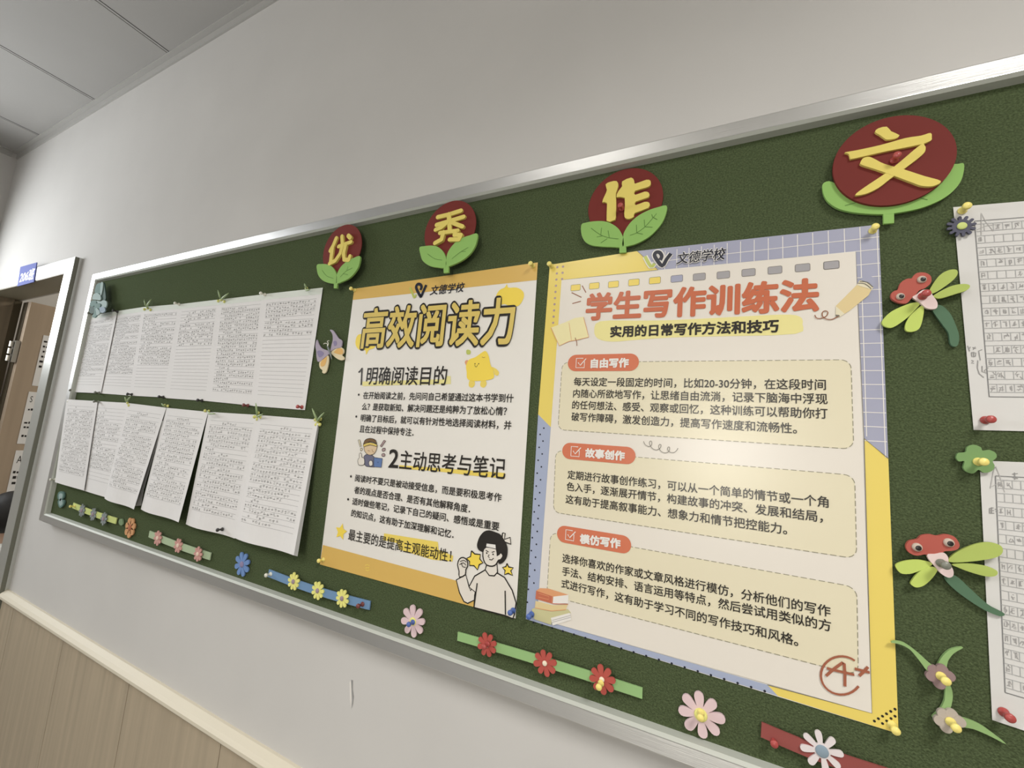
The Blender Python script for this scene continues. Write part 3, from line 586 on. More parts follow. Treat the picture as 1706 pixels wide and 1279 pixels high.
# dots
for k in range(15):
    p_ = lerp((928.5, 445), (921.5, 537.5), k / 9)
    if k < 10: b.disc(W(*p_, lay(2)), .0021, 0, 'ink_mauve', 10)
    if k < 3: b.disc(W(p_[0] + 9.5, p_[1] - 1, lay(2)), .0021, 0, 'ink_mauve', 10)
for k in range(17):
    y_ = 713 + k * 21.5; 
    if y_ < 1030: b.disc(W(903.5 - (y_ - 713) * .076 - 2, y_ - 11, lay(2)), .0014, 0, 'ink_navy', 8) if y_ > 730 else None; b.disc(W(906 - (y_ - 713) * .064, y_, lay(2)), .0014, 0, 'ink_navy', 8) if y_ < 990 else None
for k in range(20):
    p_ = lerp((889, 1036.5), (1274, 1151), (k / 19) ** 1.12); b.disc(W(*p_, lay(2)), .0015, 0, 'ink_navy', 8)
for x_, y_ in ((1070, 893), (1103, 873), (1137, 853), (1170, 833), (1205, 813), (1240, 795), (1137, 913), (1172, 892), (1207, 872), (1240, 853), (1207, 930)): b.disc(W(*Z9([(x_, y_)])[0], lay(2)), .0014, 0, 'ink_dark', 8)
b.build('border', t)
b = MB(); b.flat([iTL, iTR, iBR, iBL], lay(4), 'ink_page'); b.build('page', t)
LP = 5
b = MB()
for (x_, y_), key in zip(((959, 479), (990, 476), (1022, 473.5), (1056, 470.3), (1091, 467), (1127.5, 464), (1165, 461), (1205, 457.8), (1247, 453.8), (1291, 449.8), (1337, 445.8), (1385, 441.4)), ['ink_butter'] * 5 + ['ink_lilac'] + ['ink_holegrey'] * 6):
    c = W(x_, y_, lay(LP)); P_ = []
    for qx, qz, a0 in ((1, 1, 0), (-1, 1, 90), (-1, -1, 180), (1, -1, 270)):
        for k in range(4): a = math.radians(a0 + 30 * k); P_.append(c + V((qx * .0065 + .0018 * math.cos(a), 0, qz * .0035 + .0018 * math.sin(a))))
    b.face(P_, key); b.line(P_ + [P_[0]], .0006, 'ink_grey')
for a in ([(350, 530), (382, 588)], [(262, 588), (345, 628)], [(268, 680), (340, 660)]): b.pline(Z4(a), lay(LP), .0016, 'ink_brown')
b.build('punch_marks', t)
b = logo(t, Z4, [(875, 285), (925, 370), (955, 345)], [(1002, 315), (1015, 285), (1000, 255), (970, 250), (955, 275), (975, 315), (1020, 365), (1055, 310), (1092, 262)], LP, .0050, .0056, True)
b.text('文德学校', Z4([(1145, 304)])[0], Z4([(1548, 260)])[0], 18.5, lay(LP + 4), 'ink_white', .05, .18); b.text('文德学校', Z4([(1145, 304)])[0], Z4([(1548, 260)])[0], 18, lay(LP + 5), 'ink_navy', .014, .18); b.build('logo', t)
b = MB(); b.text('学生写作训练法', Z4([(382, 710)])[0], Z5([(1028, 602)])[0], 45, lay(LP + 2), 'ink_red', .040); b.build('title', t)
b = MB(); b.flat([(990, 550), (1000, 535), (1060, 534), (1120, 533), (1200, 529), (1300, 524), (1332, 527), (1337, 540), (1325, 556), (1200, 560), (1120, 562), (1060, 566), (1020, 569), (996, 564)], lay(LP), 'ink_paleyellow', 3)
b.text('实用的日常写作方法和技巧', Z4([(585, 915)])[0], Z5([(690, 865)])[0], 18.5, lay(LP + 2), 'ink_dark', .036); b.build('subtitle', t)
def rbox(cs, r, l):  # rounded rectangle outline points (3D) from four pixel corners TL,TR,BR,BL
    P_ = [W(x, y, l) for x, y in cs]; out = []
    for i in range(4):
        p, a, c = P_[i], (P_[i - 1] - P_[i]).normalized(), (P_[(i + 1) % 4] - P_[i]).normalized()
        for k in range(6): th = PI / 2 * k / 5; o_ = p + (a + c) * r; out.append(o_ - c * r * math.cos(th) * 1.0 - a * r * math.sin(th) if True else p)
    return out
def dashed(b, pts, l, wd, key, dash=.0062, gap=.0028):
    pts = pts + [pts[0]]; acc = 0; onn = True; cur = [pts[0]]
    for p, q in zip(pts[:-1], pts[1:]):
        L_ = (q - p).length; s_ = 0
        while L_ - s_ > 1e-9:
            lim = (dash if onn else gap) - acc; st = min(lim, L_ - s_); s_ += st; acc += st; pt = p.lerp(q, s_ / L_)
            if onn: cur.append(pt)
            if acc >= (dash if onn else gap) - 1e-9:
                if onn and len(cur) > 1: b.line(cur, wd, key)
                onn = not onn; acc = 0; cur = [pt]
SECTS = [
 ([(936.7, 603.5), (1417.5, 599), (1422.3, 748), (929.5, 715.5)], (946, 604.6), (1064.5, 603), 28, '自由写作', (984, 605.3), (1047.8, 603.8), 14, (967.5, 604.5), 15.5,
  [('每天设定一段固定的时间，比如20-30分钟，在这段时间', (956, 635.4), (1376, 640.5), 15), ('内随心所欲地写作，让思绪自由流淌，记录下脑海中浮现', (955, 654.8), (1378.8, 664.3), 15), ('的任何想法、感受、观察或回忆，这种训练可以帮助你打', (953.4, 674), (1378.8, 688.6), 15), ('破写作障碍，激发创造力，提高写作速度和流畅性。', (952, 693.5), (1327.8, 713.5), 15)]),
 ([(926, 750), (1423.8, 791.5), (1427.3, 930.5), (921.7, 853)], (936.7, 750), (1058.8, 759.6), 28, '故事创作', (975, 754), (1041, 759.5), 14, (959, 752), 16,
  [('定期进行故事创作练习，可以从一个简单的情节或一个角', (945.6, 790), (1380.5, 836.5), 15.5), ('色入手，逐渐展开情节，构建故事的冲突、发展和结局，', (944, 809.5), (1371, 861), 15.5), ('这有助于提高叙事能力、想象力和情节把控能力。', (942.4, 830.7), (1311.5, 881.5), 15.5)]),
 ([(917.5, 886.6), (1427.3, 978), (1430, 1125), (911, 991)], (928, 887.6), (1051.5, 908.8), 29, '模仿写作', (966, 897), (1034, 905.6), 14.5, (950, 891.5), 16.5,
  [('选择你喜欢的作家或文章风格进行模仿，分析他们的写作', (937, 928.8), (1383.7, 1018.5), 16), ('手法、结构安排、语言运用等特点，然后尝试用类似的方', (936.5, 950.5), (1384.8, 1042.8), 16), ('式进行写作，这有助于学习不同的写作技巧和风格。', (935.4, 971), (1330, 1067.4), 16)]),
]
for cs, pl, pr, ph, ti, tl, tr_, th_, ck, cks, rows in SECTS:
    b = MB(); rb = rbox(cs, .011, lay(LP)); b.face(rb, 'ink_cream'); dashed(b, [p + V((0, -.0001, 0)) for p in rb], 0, .0009, 'ink_dash'); b.build('text_panel', t)
    b = MB(); A, B = W(*pl, lay(LP + 2)), W(*pr, lay(LP + 2)); r_ = vlen((pl[0] + pr[0]) / 2, (pl[1] + pr[1]) / 2, ph) / 2; d = (B - A).normalized(); A2, B2 = A + d * r_, B - d * r_; an = math.atan2(d.z, d.x); P_ = []
    for k in range(13): a = an - PI / 2 + PI * k / 12; P_.append(B2 + V((math.cos(a), 0, math.sin(a))) * r_)
    for k in range(13): a = an + PI / 2 + PI * k / 12; P_.append(A2 + V((math.cos(a), 0, math.sin(a))) * r_)
    b.face(P_, 'ink_pill'); b.text(ti, tl, tr_, th_, lay(LP + 4), 'ink_white', .05)
    c = W(*ck, lay(LP + 4)); u = d * vlen(*ck, cks) / 2; v = V((-u.z, 0, u.x))
    b.line([c + u * .8 + v * .3, c + u * .8 - v, c - u - v, c - u + v, c + u * .5 + v], .0012, 'ink_white'); b.line([c - u * .55 + v * .1, c - u * .1 - v * .5, c + u * 1.1 + v * .9], .0014, 'ink_white')
    b.build('section_pill', t); para(t, rows, lay(LP + 3), 'ink_dark', .010)
b = MB(); b.flat(Z4([(90, 880), (200, 840), (290, 800), (362, 790), (385, 880), (405, 960), (300, 985), (240, 995), (160, 1032)]), lay(LP + 2), 'ink_notebook'); b.pline(Z4([(90, 880), (125, 960), (160, 1032), (240, 995), (300, 985), (405, 960), (385, 880), (362, 795)]), lay(LP + 3), .0009, 'ink_peach'); b.pline(Z4([(292, 965), (305, 1000), (306, 1032)]), lay(LP + 3), .0012, 'ink_brown'); b.pline(Z4([(240, 840), (262, 990)]), lay(LP + 3), .0006, 'ink_peach'); b.build('notebook_drawing', t)
b = MB(); b.flat(Z5([(1165, 700), (1340, 525), (1465, 560), (1440, 610), (1280, 740), (1240, 765)]), lay(LP + 2), 'ink_sand'); b.flat(Z5([(1165, 700), (1240, 765), (1195, 795), (1165, 785)]), lay(LP + 3), 'ink_cream'); b.flat(Z5([(1165, 772), (1195, 775), (1200, 788), (1168, 792)]), lay(LP + 4), 'ink_grey')
b.flat(Z5([(1340, 525), (1365, 485), (1440, 505), (1480, 545), (1465, 562)]), lay(LP + 3), 'ink_cream'); b.flat(Z5([(1370, 482), (1400, 455), (1470, 455), (1500, 490), (1480, 540), (1440, 502)]), lay(LP + 3), 'ink_lilac', 2)
for o_ in (0, 14): b.pline(Z5([(1352 + o_, 510 - o_), (1410 + o_, 515 - o_), (1462 + o_, 556 - o_)]), lay(LP + 4), .0010, 'ink_grey', 3)
b.pline(Z5([(990, 775), (1005, 800), (1040, 803), (1085, 785), (1100, 755), (1080, 740), (1055, 752), (1055, 785), (1085, 808), (1130, 812), (1170, 795), (1190, 785)]), lay(LP + 4), .0011, 'ink_brown', 4); b.build('pencil_drawing', t)
b = MB(); b.pline(Z6([(865, 880), (880, 912), (915, 930), (940, 915), (942, 885), (928, 878), (920, 900), (945, 945), (985, 962), (1022, 945), (1030, 915), (1015, 910), (1008, 935), (1030, 975), (1070, 990), (1105, 975), (1112, 940), (1098, 935), (1092, 960), (1120, 985), (1155, 985), (1180, 965), (1190, 945)]), lay(LP + 3), .0008, 'ink_grey', 4); b.build('curl_drawing', t)
b = MB(); b.flat(Z8([(110, 965), (140, 945), (205, 948), (365, 998), (245, 1012)]), lay(LP + 3), 'ink_peach'); b.flat(Z8([(110, 965), (245, 1012), (240, 1068), (105, 1030)]), lay(LP + 3), 'ink_bookred'); b.flat(Z8([(245, 1012), (365, 998), (362, 1065), (240, 1068)]), lay(LP + 3), 'ink_white'); b.pline(Z8([(240, 1068), (362, 1072)]), lay(LP + 4), .001, 'ink_bookred'); b.pline(Z8([(130, 985), (210, 1010), (208, 1035), (128, 1015)]), lay(LP + 4), .0007, 'ink_peach'); b.pline(Z8([(238, 1010), (234, 1064)]), lay(LP + 4), .0008, 'ink_peach')
b.flat(Z8([(105, 1045), (240, 1080), (360, 1075), (345, 1115), (230, 1125), (100, 1100)]), lay(LP + 2), 'ink_sand'); b.pline(Z8([(100, 1100), (230, 1125), (345, 1115)]), lay(LP + 3), .0009, 'ink_peach'); b.flat(Z8([(75, 1110), (100, 1100), (230, 1130), (360, 1110), (385, 1140), (230, 1185), (230, 1235), (95, 1190)]), lay(LP + 1), 'ink_olive'); b.flat(Z8([(225, 1180), (375, 1140), (388, 1195), (240, 1240)]), lay(LP + 2), 'ink_white')
for k in range(2): b.pline(Z8([(235, 1200 + 15 * k), (382, 1160 + 15 * k)]), lay(LP + 3), .0006, 'ink_holegrey')
b.build('book_stack_drawing', t)
b = MB(); arc = [(800 + 170 * math.cos(math.radians(a)), 518 - 158 * math.sin(math.radians(a))) for a in range(50, 336, 12)]
b.pline(Z9(arc), lay(LP + 5), .0022, 'ink_markred')
for a in ([(672, 522), (740, 462), (810, 412), (822, 420), (828, 510), (828, 608)], [(680, 458), (720, 470), (905, 512)], [(908, 462), (970, 478), (1032, 494)], [(1018, 447), (985, 485), (945, 522)]): b.pline(Z9(a), lay(LP + 5), .0028, 'ink_markred')
b.build('grade_mark', t)
# ================================================================ FOAM LETTER FLOWERS
Zw = Z(1360, 180, 6.093); Zu = Z(680, 280, 3.7087); Zy = Z(300, 360, 5.328)
def letter_flower(label, disc_px, R_, z, leaves, stem, veins, up=0.0):
    t = thing('letter_flower', label, 'letter flower', W(*disc_px, .003), 'foam flowers carrying the heading letters')
    sx = sum(p[0] for p in stem) / len(stem)
    for lf in leaves:
        b = MB(); b.solid(z(lf), .003 + up, .004, 'foam_leaf', 4); L_ = b.build('leaf', t); lx = sum(p[0] for p in lf) / len(lf); b = MB(); q = 0
        for v in veins:
            if len(leaves) == 1 or (v[0][0] - sx) * (lx - sx) > 0: b.pline(z(v), .0073 + up, .0009, 'foam_vein', 3); q += 1
            if q and len(leaves) == 1: b.build('leaf_vein', L_); b = MB(); q = 0
        if q: b.build('leaf_vein', L_)
    b = MB(); b.solid(z(stem), .0031 + up, .0038, 'foam_leaf'); b.build('stem', t)
    return t
DF = .0015
def maroon(t, px, l0, tk=.0016):
    b = MB(); c = W(*px, l0 + tk); b.disc(V((c.x, -l0, c.z)), .0605, tk, 'foam_maroon', 64); b.build('petal_disc', t)
# 优
t = letter_flower('foam flower with yellow letter nearest the left end of the board', (569.5, 416), .06, Zy, [[(1215, 432), (1255, 424), (1310, 428), (1350, 450), (1378, 490), (1390, 525), (1392, 560), (1385, 596), (1330, 594), (1270, 573), (1230, 530), (1215, 480)], [(1597, 356), (1540, 370), (1480, 402), (1430, 445), (1400, 495), (1390, 530), (1388, 596), (1440, 580), (1500, 550), (1550, 500), (1585, 440)]], [(1365, 585), (1396, 585), (1392, 640), (1364, 640)], [[(1260, 480), (1300, 530), (1360, 552)], [(1420, 540), (1470, 490), (1530, 460)], [(1450, 510), (1490, 520)], [(1480, 480), (1490, 445)]], .0145)
maroon(t, (569.5, 416), .0155)
b = MB(); k = .0062
for i, (s_, w_) in enumerate([([(1385, 195), (1358, 260), (1332, 305)], .0085), ([(1352, 270), (1335, 405)], .0085), ([(1405, 268), (1515, 228)], .0075), ([(1435, 178), (1440, 250), (1420, 330), (1375, 395), (1325, 420)], .0078), ([(1468, 252), (1450, 330), (1455, 385), (1495, 388), (1505, 355)], .0078), ([(1492, 172), (1508, 190)], .0085)]): b.capsule(Zy(s_), .0171, .0038 + .0003 * i, w_ * 1.22, 'foam_letter')
b.build('letter', t)
# 秀
t = letter_flower('foam flower with yellow letter above the reading poster', (748.8, 382.5), .06, Zu, [[(70, 490), (100, 482), (140, 478), (180, 485), (210, 508), (228, 540), (234, 565), (230, 613), (180, 613), (130, 602), (90, 572), (75, 530)], [(427, 405), (380, 415), (330, 433), (285, 465), (250, 510), (236, 555), (236, 606), (280, 595), (340, 565), (390, 520), (420, 465)]], [(218, 600), (250, 600), (250, 645), (219, 648)], [[(120, 530), (165, 560), (210, 568)], [(270, 560), (320, 520), (370, 490)], [(330, 515), (355, 515)]], .0145)
maroon(t, (748.8, 382.5), .0155)
b = MB()
for i, (s_, w_) in enumerate([([(182, 302), (250, 286), (325, 262)], .0080), ([(175, 350), (342, 300)], .0080), ([(250, 285), (256, 380)], .0085), ([(240, 335), (205, 365), (168, 380)], .0075), ([(270, 335), (335, 360)], .0075), ([(195, 400), (305, 385)], .0075), ([(218, 395), (205, 440), (165, 462)], .0080), ([(290, 392), (285, 412), (325, 412), (312, 440), (255, 440)], .0075)]): b.capsule(Zu(s_), .0171, .0038 + .0003 * i, w_ * 1.12, 'foam_letter')
b.build('letter', t)
# 作
t = letter_flower('foam flower with yellow letter above the writing poster', (1040, 338), .06, Zu, [[(1070, 350), (1100, 336), (1150, 328), (1210, 328), (1260, 345), (1300, 375), (1325, 418), (1330, 440), (1326, 486), (1260, 487), (1190, 484), (1130, 475), (1090, 450), (1070, 405)], [(1597, 232), (1540, 242), (1480, 262), (1420, 295), (1370, 340), (1335, 395), (1328, 430), (1326, 482), (1370, 478), (1430, 458), (1500, 415), (1560, 350), (1590, 290)]], [(1305, 478), (1346, 474), (1347, 520), (1305, 523)], [[(1130, 370), (1185, 410), (1240, 430), (1300, 437)], [(1195, 368), (1190, 410)], [(1235, 385), (1243, 430)], [(1165, 425), (1200, 418)], [(1190, 462), (1230, 435)], [(1370, 415), (1410, 400), (1460, 365), (1510, 310), (1535, 280)], [(1410, 350), (1412, 398)], [(1458, 318), (1462, 362)], [(1505, 285), (1512, 308)], [(1412, 400), (1450, 408)], [(1465, 362), (1510, 365)], [(1515, 305), (1540, 318)]])
maroon(t, (1040, 338), .001)
b = MB(); b.solid(Zu([(1220, 100), (1250, 84), (1288, 80), (1298, 108), (1283, 155), (1284, 185), (1283, 300), (1268, 322), (1226, 325), (1229, 215), (1199, 211), (1214, 170), (1228, 135)]), .0026, .0038, 'foam_letter', 2)
b.solid(Zu([(1322, 82), (1378, 58), (1396, 76), (1402, 96), (1470, 72), (1497, 78), (1495, 106), (1470, 120), (1402, 140), (1403, 165), (1460, 145), (1487, 152), (1484, 180), (1406, 206), (1407, 228), (1460, 208), (1490, 214), (1484, 245), (1400, 277), (1394, 300), (1368, 313), (1342, 308), (1335, 280), (1338, 182), (1287, 180), (1300, 140), (1322, 112)]), .0026, .0038, 'foam_letter', 2); b.build('letter', t)
# 文: one crescent leaf behind the disc
t = letter_flower('foam flower with yellow letter in the top right corner area', (1485.5, 267), .06, Zw, [[(70, 765), (64, 830), (85, 900), (130, 960), (220, 1018), (350, 1053), (500, 1070), (680, 1076), (800, 1066), (1000, 1030), (1150, 983), (1300, 910), (1400, 830), (1465, 745), (1495, 650), (1497, 563), (1440, 566), (1372, 580), (1300, 690), (1150, 820), (900, 920), (600, 930), (350, 870), (160, 748)]], [(680, 1060), (790, 1058), (790, 1166), (684, 1173)], [[(1010, 900), (1130, 930)], [(1000, 915), (1080, 850)], [(290, 990), (400, 960)]])
b = MB(); c = W(1485.5, 267, .011); b.disc(V((c.x, -.0072, c.z)), .0605, .0040, 'foam_maroon', 64); b.build('petal_disc', t)
b = MB()
for k, s_ in enumerate(([(595, 240), (630, 205), (715, 188), (760, 235), (845, 275), (800, 310), (720, 320), (690, 305), (640, 270)], [(290, 450), (420, 425), (650, 375), (900, 305), (1060, 280), (1160, 252), (1172, 300), (1160, 330), (1050, 370), (700, 440), (380, 512), (345, 510), (330, 465)],
           [(1060, 370), (1100, 380), (1110, 410), (1080, 470), (900, 610), (760, 710), (630, 810), (500, 870), (395, 882), (480, 810), (690, 670), (820, 570)], [(450, 545), (480, 505), (540, 495), (600, 520), (690, 565), (900, 625), (1100, 690), (1265, 740), (1190, 790), (1080, 790), (1000, 765), (800, 690), (600, 620), (460, 575)])):
    b.solid(Zw(s_), .0112, .0030 + .0002 * k, 'foam_letter', 3 if k else 2)
b.build('letter', t)
# ================================================================ DRAGONFLIES
def dragonfly(label, z, head, eyes, thorax, wl, wr, tail, loc):
    t = thing('foam_dragonfly', label, 'foam dragonfly', W(*loc, .002), 'foam dragonflies right of the writing poster')
    b = MB(); b.solid(z(tail), .002, .003, 'foam_pine', 4); b.build('tail', t)
    for i, wg in enumerate(wl + wr): b = MB(); b.solid(z(wg), .005 + .0004 * i, .003, 'foam_lime' if i < len(wl) else 'foam_limedeep', 4); b.build('wing', t)
    b = MB(); b.solid(z(head), .0065, .004, 'foam_coral', 4); h = b.build('head', t)
    for (x, y), r in eyes:
        p = W(*z([(x, y)])[0], .0105); p.y = -.0105; b = MB(); b.disc(p, r, .001, 'eye_white', 20, r * .5); e = b.build('eye', t)
        b = MB(); b.disc(p + V((r * .1, -.001 - r * .33, -r * .1)), r * .6, .0004, 'eye_black', 16, r * .15); b.build('pupil', e)
    b = MB(); b.solid(z(thorax), .0075, .0036, 'foam_pinkwhite', 4); b.build('thorax', t); return t
za, zb = Z(1460, 320, 4.569), Z(1470, 780, 4.919)
dragonfly('foam dragonfly under the top right letter flower, coral head with two eyes', za, [(115, 770), (140, 750), (165, 740), (185, 690), (230, 660), (270, 655), (280, 640), (310, 615), (370, 612), (415, 640), (415, 690), (370, 730), (330, 745), (300, 780), (270, 805), (230, 845), (170, 840), (118, 810)], [((182, 795), .0042), ((345, 666), .0044)],
    [(275, 800), (310, 775), (350, 745), (400, 745), (430, 785), (465, 840), (455, 885), (390, 885), (350, 855), (320, 830)], [[(335, 840), (250, 848), (120, 905), (55, 965), (45, 1000), (75, 1025), (130, 1027), (230, 960), (310, 880)], [(352, 862), (362, 910), (335, 1025), (285, 1060), (230, 1056), (220, 1015), (250, 950), (310, 890)]],
    [[(405, 748), (470, 645), (540, 597), (608, 590), (616, 630), (560, 690), (440, 768)], [(440, 782), (560, 718), (660, 698), (712, 710), (690, 745), (600, 775), (490, 808), (445, 800)]], [(420, 880), (490, 860), (560, 920), (600, 1000), (630, 1090), (622, 1160), (592, 1175), (563, 1150), (548, 1070), (490, 990)], (1535, 500))
dragonfly('foam dragonfly above the vine, long green tail over the lower essay', zb, [(195, 640), (220, 595), (285, 580), (320, 550), (390, 540), (450, 552), (520, 540), (590, 560), (632, 620), (620, 660), (570, 675), (510, 680), (480, 702), (420, 715), (350, 705), (280, 715), (220, 690)], [((283, 645), .0046), ((543, 608), .0046)],
    [(370, 705), (430, 700), (500, 690), (538, 725), (545, 775), (580, 830), (580, 880), (540, 895), (480, 860), (430, 800), (385, 750)], [[(400, 772), (300, 750), (200, 756), (125, 780), (112, 808), (150, 858), (220, 865), (300, 842), (395, 800)], [(448, 820), (385, 806), (300, 850), (245, 915), (235, 950), (280, 976), (340, 960), (400, 910), (445, 850)]],
    [[(540, 748), (620, 680), (760, 622), (880, 606), (972, 635), (985, 690), (930, 730), (800, 755), (640, 770), (560, 768)], [(575, 787), (700, 780), (850, 800), (940, 840), (930, 880), (850, 885), (720, 850), (620, 812)]], [(505, 890), (600, 880), (720, 985), (860, 1110), (985, 1178), (1002, 1200), (985, 1210), (940, 1205), (800, 1140), (600, 1000)], (1575, 930))
# ================================================================ BUTTERFLY
zf = Z(500, 520, 10.658)
t = thing('foam_butterfly', 'lilac and orange foam butterfly between the essays and the reading poster', 'foam butterfly', W(549, 585, .002))
for l0, big, inner, ck, ik in ((.004, [(300, 488), (330, 560), (380, 635), (470, 672), (542, 705), (480, 765), (330, 880), (292, 800), (285, 690), (270, 610), (280, 530)], [(300, 700), (360, 680), (420, 720), (400, 770), (340, 800)], 'foam_lilac', 'foam_lilacdeep'), (.003, [(495, 765), (505, 880), (470, 1040), (430, 1087), (392, 1068), (395, 1030), (350, 985), (340, 900), (385, 825)], [(475, 790), (445, 930), (385, 965), (360, 930), (385, 860)], 'foam_butter', 'foam_amber'),
    (.004, [(527, 315), (580, 320), (640, 400), (680, 460), (738, 500), (740, 560), (720, 622), (620, 645), (540, 690), (555, 590), (580, 480), (568, 380)], [(590, 520), (640, 510), (650, 570), (610, 600)], 'foam_lilac', 'foam_lilacdeep'), (.003, [(550, 712), (640, 640), (720, 620), (770, 660), (772, 720), (742, 762), (778, 800), (770, 842), (720, 852), (650, 820), (590, 770)], [(600, 710), (670, 645), (745, 650), (762, 720), (720, 752), (650, 735)], 'foam_butter', 'foam_amber')):
    b = MB(); b.solid(zf(big), l0, .0025, ck, 4); b.flat(zf(inner), l0 + .0028, ik, 4); b.build('wing', t)
b = MB(); b.tube([W(*zf([q])[0], .008) for q in ((485, 600), (505, 650), (535, 730), (560, 835))], [.0012, .0022, .0022, .0008], 'foam_greylilac'); b.build('body', t)
for q in ([(490, 605), (480, 560), (440, 550), (415, 565)], [(490, 605), (500, 555), (485, 515), (515, 505)]): b = MB(); b.tube([W(*p_, .009) for p_ in smooth(zf(q), 3, False)], .0008, 'plastic_white', 6); b.build('antenna', t)
# ================================================================ FLOWERS AND RIBBONS ALONG THE BOTTOM
def ribbon(b, A, B, wd, key, l0=.002, rise=.006, seg=12, curve=0.0):
    A, B = W(*A, l0), W(*B, l0); d = (B - A).normalized(); up = V((-d.z, 0, d.x)); T = .0025; vs = []; fs = []
    for i in range(seg + 1):
        f = i / seg; c = A.lerp(B, f) + V((0, -(l0 * 0 + rise * math.sin(PI * f)), 0)) + up * curve * math.sin(PI * f)
        vs += [c + up * wd / 2, c - up * wd / 2, c - up * wd / 2 + V((0, -T, 0)), c + up * wd / 2 + V((0, -T, 0))]
    for i in range(seg):
        o = i * 4; fs += [(o + k, o + (k + 1) % 4, o + 4 + (k + 1) % 4, o + 4 + k) for k in range(4)]
    fs += [(0, 3, 2, 1), tuple(seg * 4 + k for k in range(4))]
    return b.add(vs, fs, key)
RG = 'flower ribbons along the bottom of the board'
def ribbon_thing(label, A, B, wd, key, fl, rise=.006, curve=0.0):
    t = thing('flower_ribbon', label, 'flower ribbon', W((A[0] + B[0]) / 2, (A[1] + B[1]) / 2, .002), RG)
    b = MB(); ribbon(b, A, B, wd, key, .002, rise, 14, curve); b.build('ribbon', t)
    for (x, y, ry, n, pk, ck, core, rot) in fl: flower(t, x, y, ry, n, pk, ck, .0048 + rise * .85, .0022, core, rot, .22, .54 if pk == 'foam_white' else .74)
    return t
t = ribbon_thing('short yellow green ribbon with three grey flowers in the lower left corner', (123, 841.5), (195, 867.5), .017, 'foam_chartreuse', [(136, 850.3, 10.5, 8, 'foam_greylilac', 'foam_purplecore', .3, .2), (154.7, 856.5, 10.5, 8, 'foam_greylilac', 'foam_purplecore', .3, .5), (172.3, 864, 10.5, 8, 'foam_greylilac', 'foam_purplecore', .3, .1)], .004)
b = MB(); b.solid(Z(80, 780, 5.687)([(680, 480), (705, 485), (708, 530), (685, 540), (668, 510)]), .002, .003, 'foam_greencore', 3); b.build('leaf', t)
ribbon_thing('pale green ribbon with three dusty pink flowers below the essays', (250, 889), (352, 926.5), .017, 'foam_sage', [(262.3, 896, 12.5, 8, 'foam_dusty', 'foam_dustycore', .28, .2), (296.3, 908.5, 12.5, 8, 'foam_dusty', 'foam_dustycore', .28, .4), (329.3, 922.8, 12.5, 8, 'foam_dusty', 'foam_dustycore', .28, .1)], .004)
ribbon_thing('blue ribbon with three yellow daisies below the reading poster corner', (449, 954), (617.5, 1008), .0155, 'foam_sky', [(488.7, 968.6, 15, 9, 'foam_yellow', 'foam_purplecore', .27, .3), (528.9, 983.8, 15.5, 9, 'foam_yellow', 'foam_purplecore', .27, .1), (569.6, 996.7, 15.5, 9, 'foam_yellow', 'foam_purplecore', .27, .5)], .004, -.002)
ribbon_thing('long green ribbon with three red flowers below the posters', (763.5, 1058.7), (1070.6, 1153.5), .0135, 'foam_ribbon', [(811, 1074.4, 20.5, 8, 'foam_red', 'foam_cream', .2, .4), (907.7, 1104.6, 22.5, 8, 'foam_red', 'foam_cream', .2, .3), (1002.7, 1131.8, 24, 8, 'foam_red', 'foam_cream', .2, .2)], .005, .004)
ribbon_thing('brick red ribbon with one white daisy at the bottom edge', (1268, 1213.5), (1478, 1292), .0165, 'foam_brick', [(1369.5, 1251, 34, 8, 'foam_white', 'foam_greyblue', .30, .18)], .005)
FG = 'loose foam flowers on the felt'
def loose(label, cx, cy, ry, n, pk, ck, core, rot, l0=.002, t_=.003, wid=.7, r0=.22, cat='foam flower', dome=.0015):
    t = thing('foam_flower', label, cat, W(cx, cy, l0), FG); flower(t, cx, cy, ry, n, pk, ck, l0, t_, core, rot, r0, wid, None, dome); return t
loose('blue eight petal foam flower left of the blue ribbon', 403, 939.8, 20.5, 8, 'foam_blue', 'foam_lilacdeep', .25, .39)
loose('pale pink foam flower with a blue pin through its centre', 688, 1035, 27, 8, 'foam_pink', 'foam_yellow', .26, .2)
loose('large pale pink foam flower right of the green ribbon', 1167.5, 1190.5, 40, 8, 'foam_pink', 'foam_yellow', .28, .12, dome=.004)
loose('orange foam flower between the yellow green and pale green ribbons', 216.3, 878.5, 17, 7, 'foam_tangerine', 'foam_rust', .30, .3, wid=.95)
loose('dark slate foam flower on the upper right essay corner', 1602.5, 376.5, 17.5, 12, 'foam_slate', 'foam_chartreuse', .34, .1, .004, .002, .62, .5)
c5 = Z(1500, 560, 5.33); t = thing('foam_flower', 'green clover shaped foam flower between the two grid essays', 'foam flower', W(1629.5, 765, .003), FG)
b = MB(); b.solid(c5([(570, 1110), (520, 1110), (496, 1075), (515, 1035), (580, 1028), (592, 985), (650, 962), (715, 985), (730, 1015), (790, 1008), (845, 1035), (855, 1075), (820, 1110), (838, 1150), (815, 1195), (745, 1212), (695, 1185), (650, 1218), (590, 1205), (558, 1165)]), .003, .003, 'foam_clover', 3); b.build('petals', t)
# teal insect-like cut-out at the lower left
zt = Z(80, 780, 5.687); t = thing('foam_leaf_ornament', 'teal leafy foam ornament in the lower left corner beside the frame', 'foam ornament', W(102, 833, .002))
for q in ([(90, 250), (105, 222), (135, 220), (150, 240), (142, 285), (110, 300), (92, 285)], [(92, 310), (120, 295), (150, 305), (145, 345), (118, 372), (100, 360)]): b = MB(); b.solid(zt(q), .002, .004, 'foam_teal', 3); b.flat(zt([(x * .6 + 48, y * .6 + (105 if y < 300 else 132)) for x, y in q]), .0063, 'foam_tealpale', 3); b.build('leaf', t)
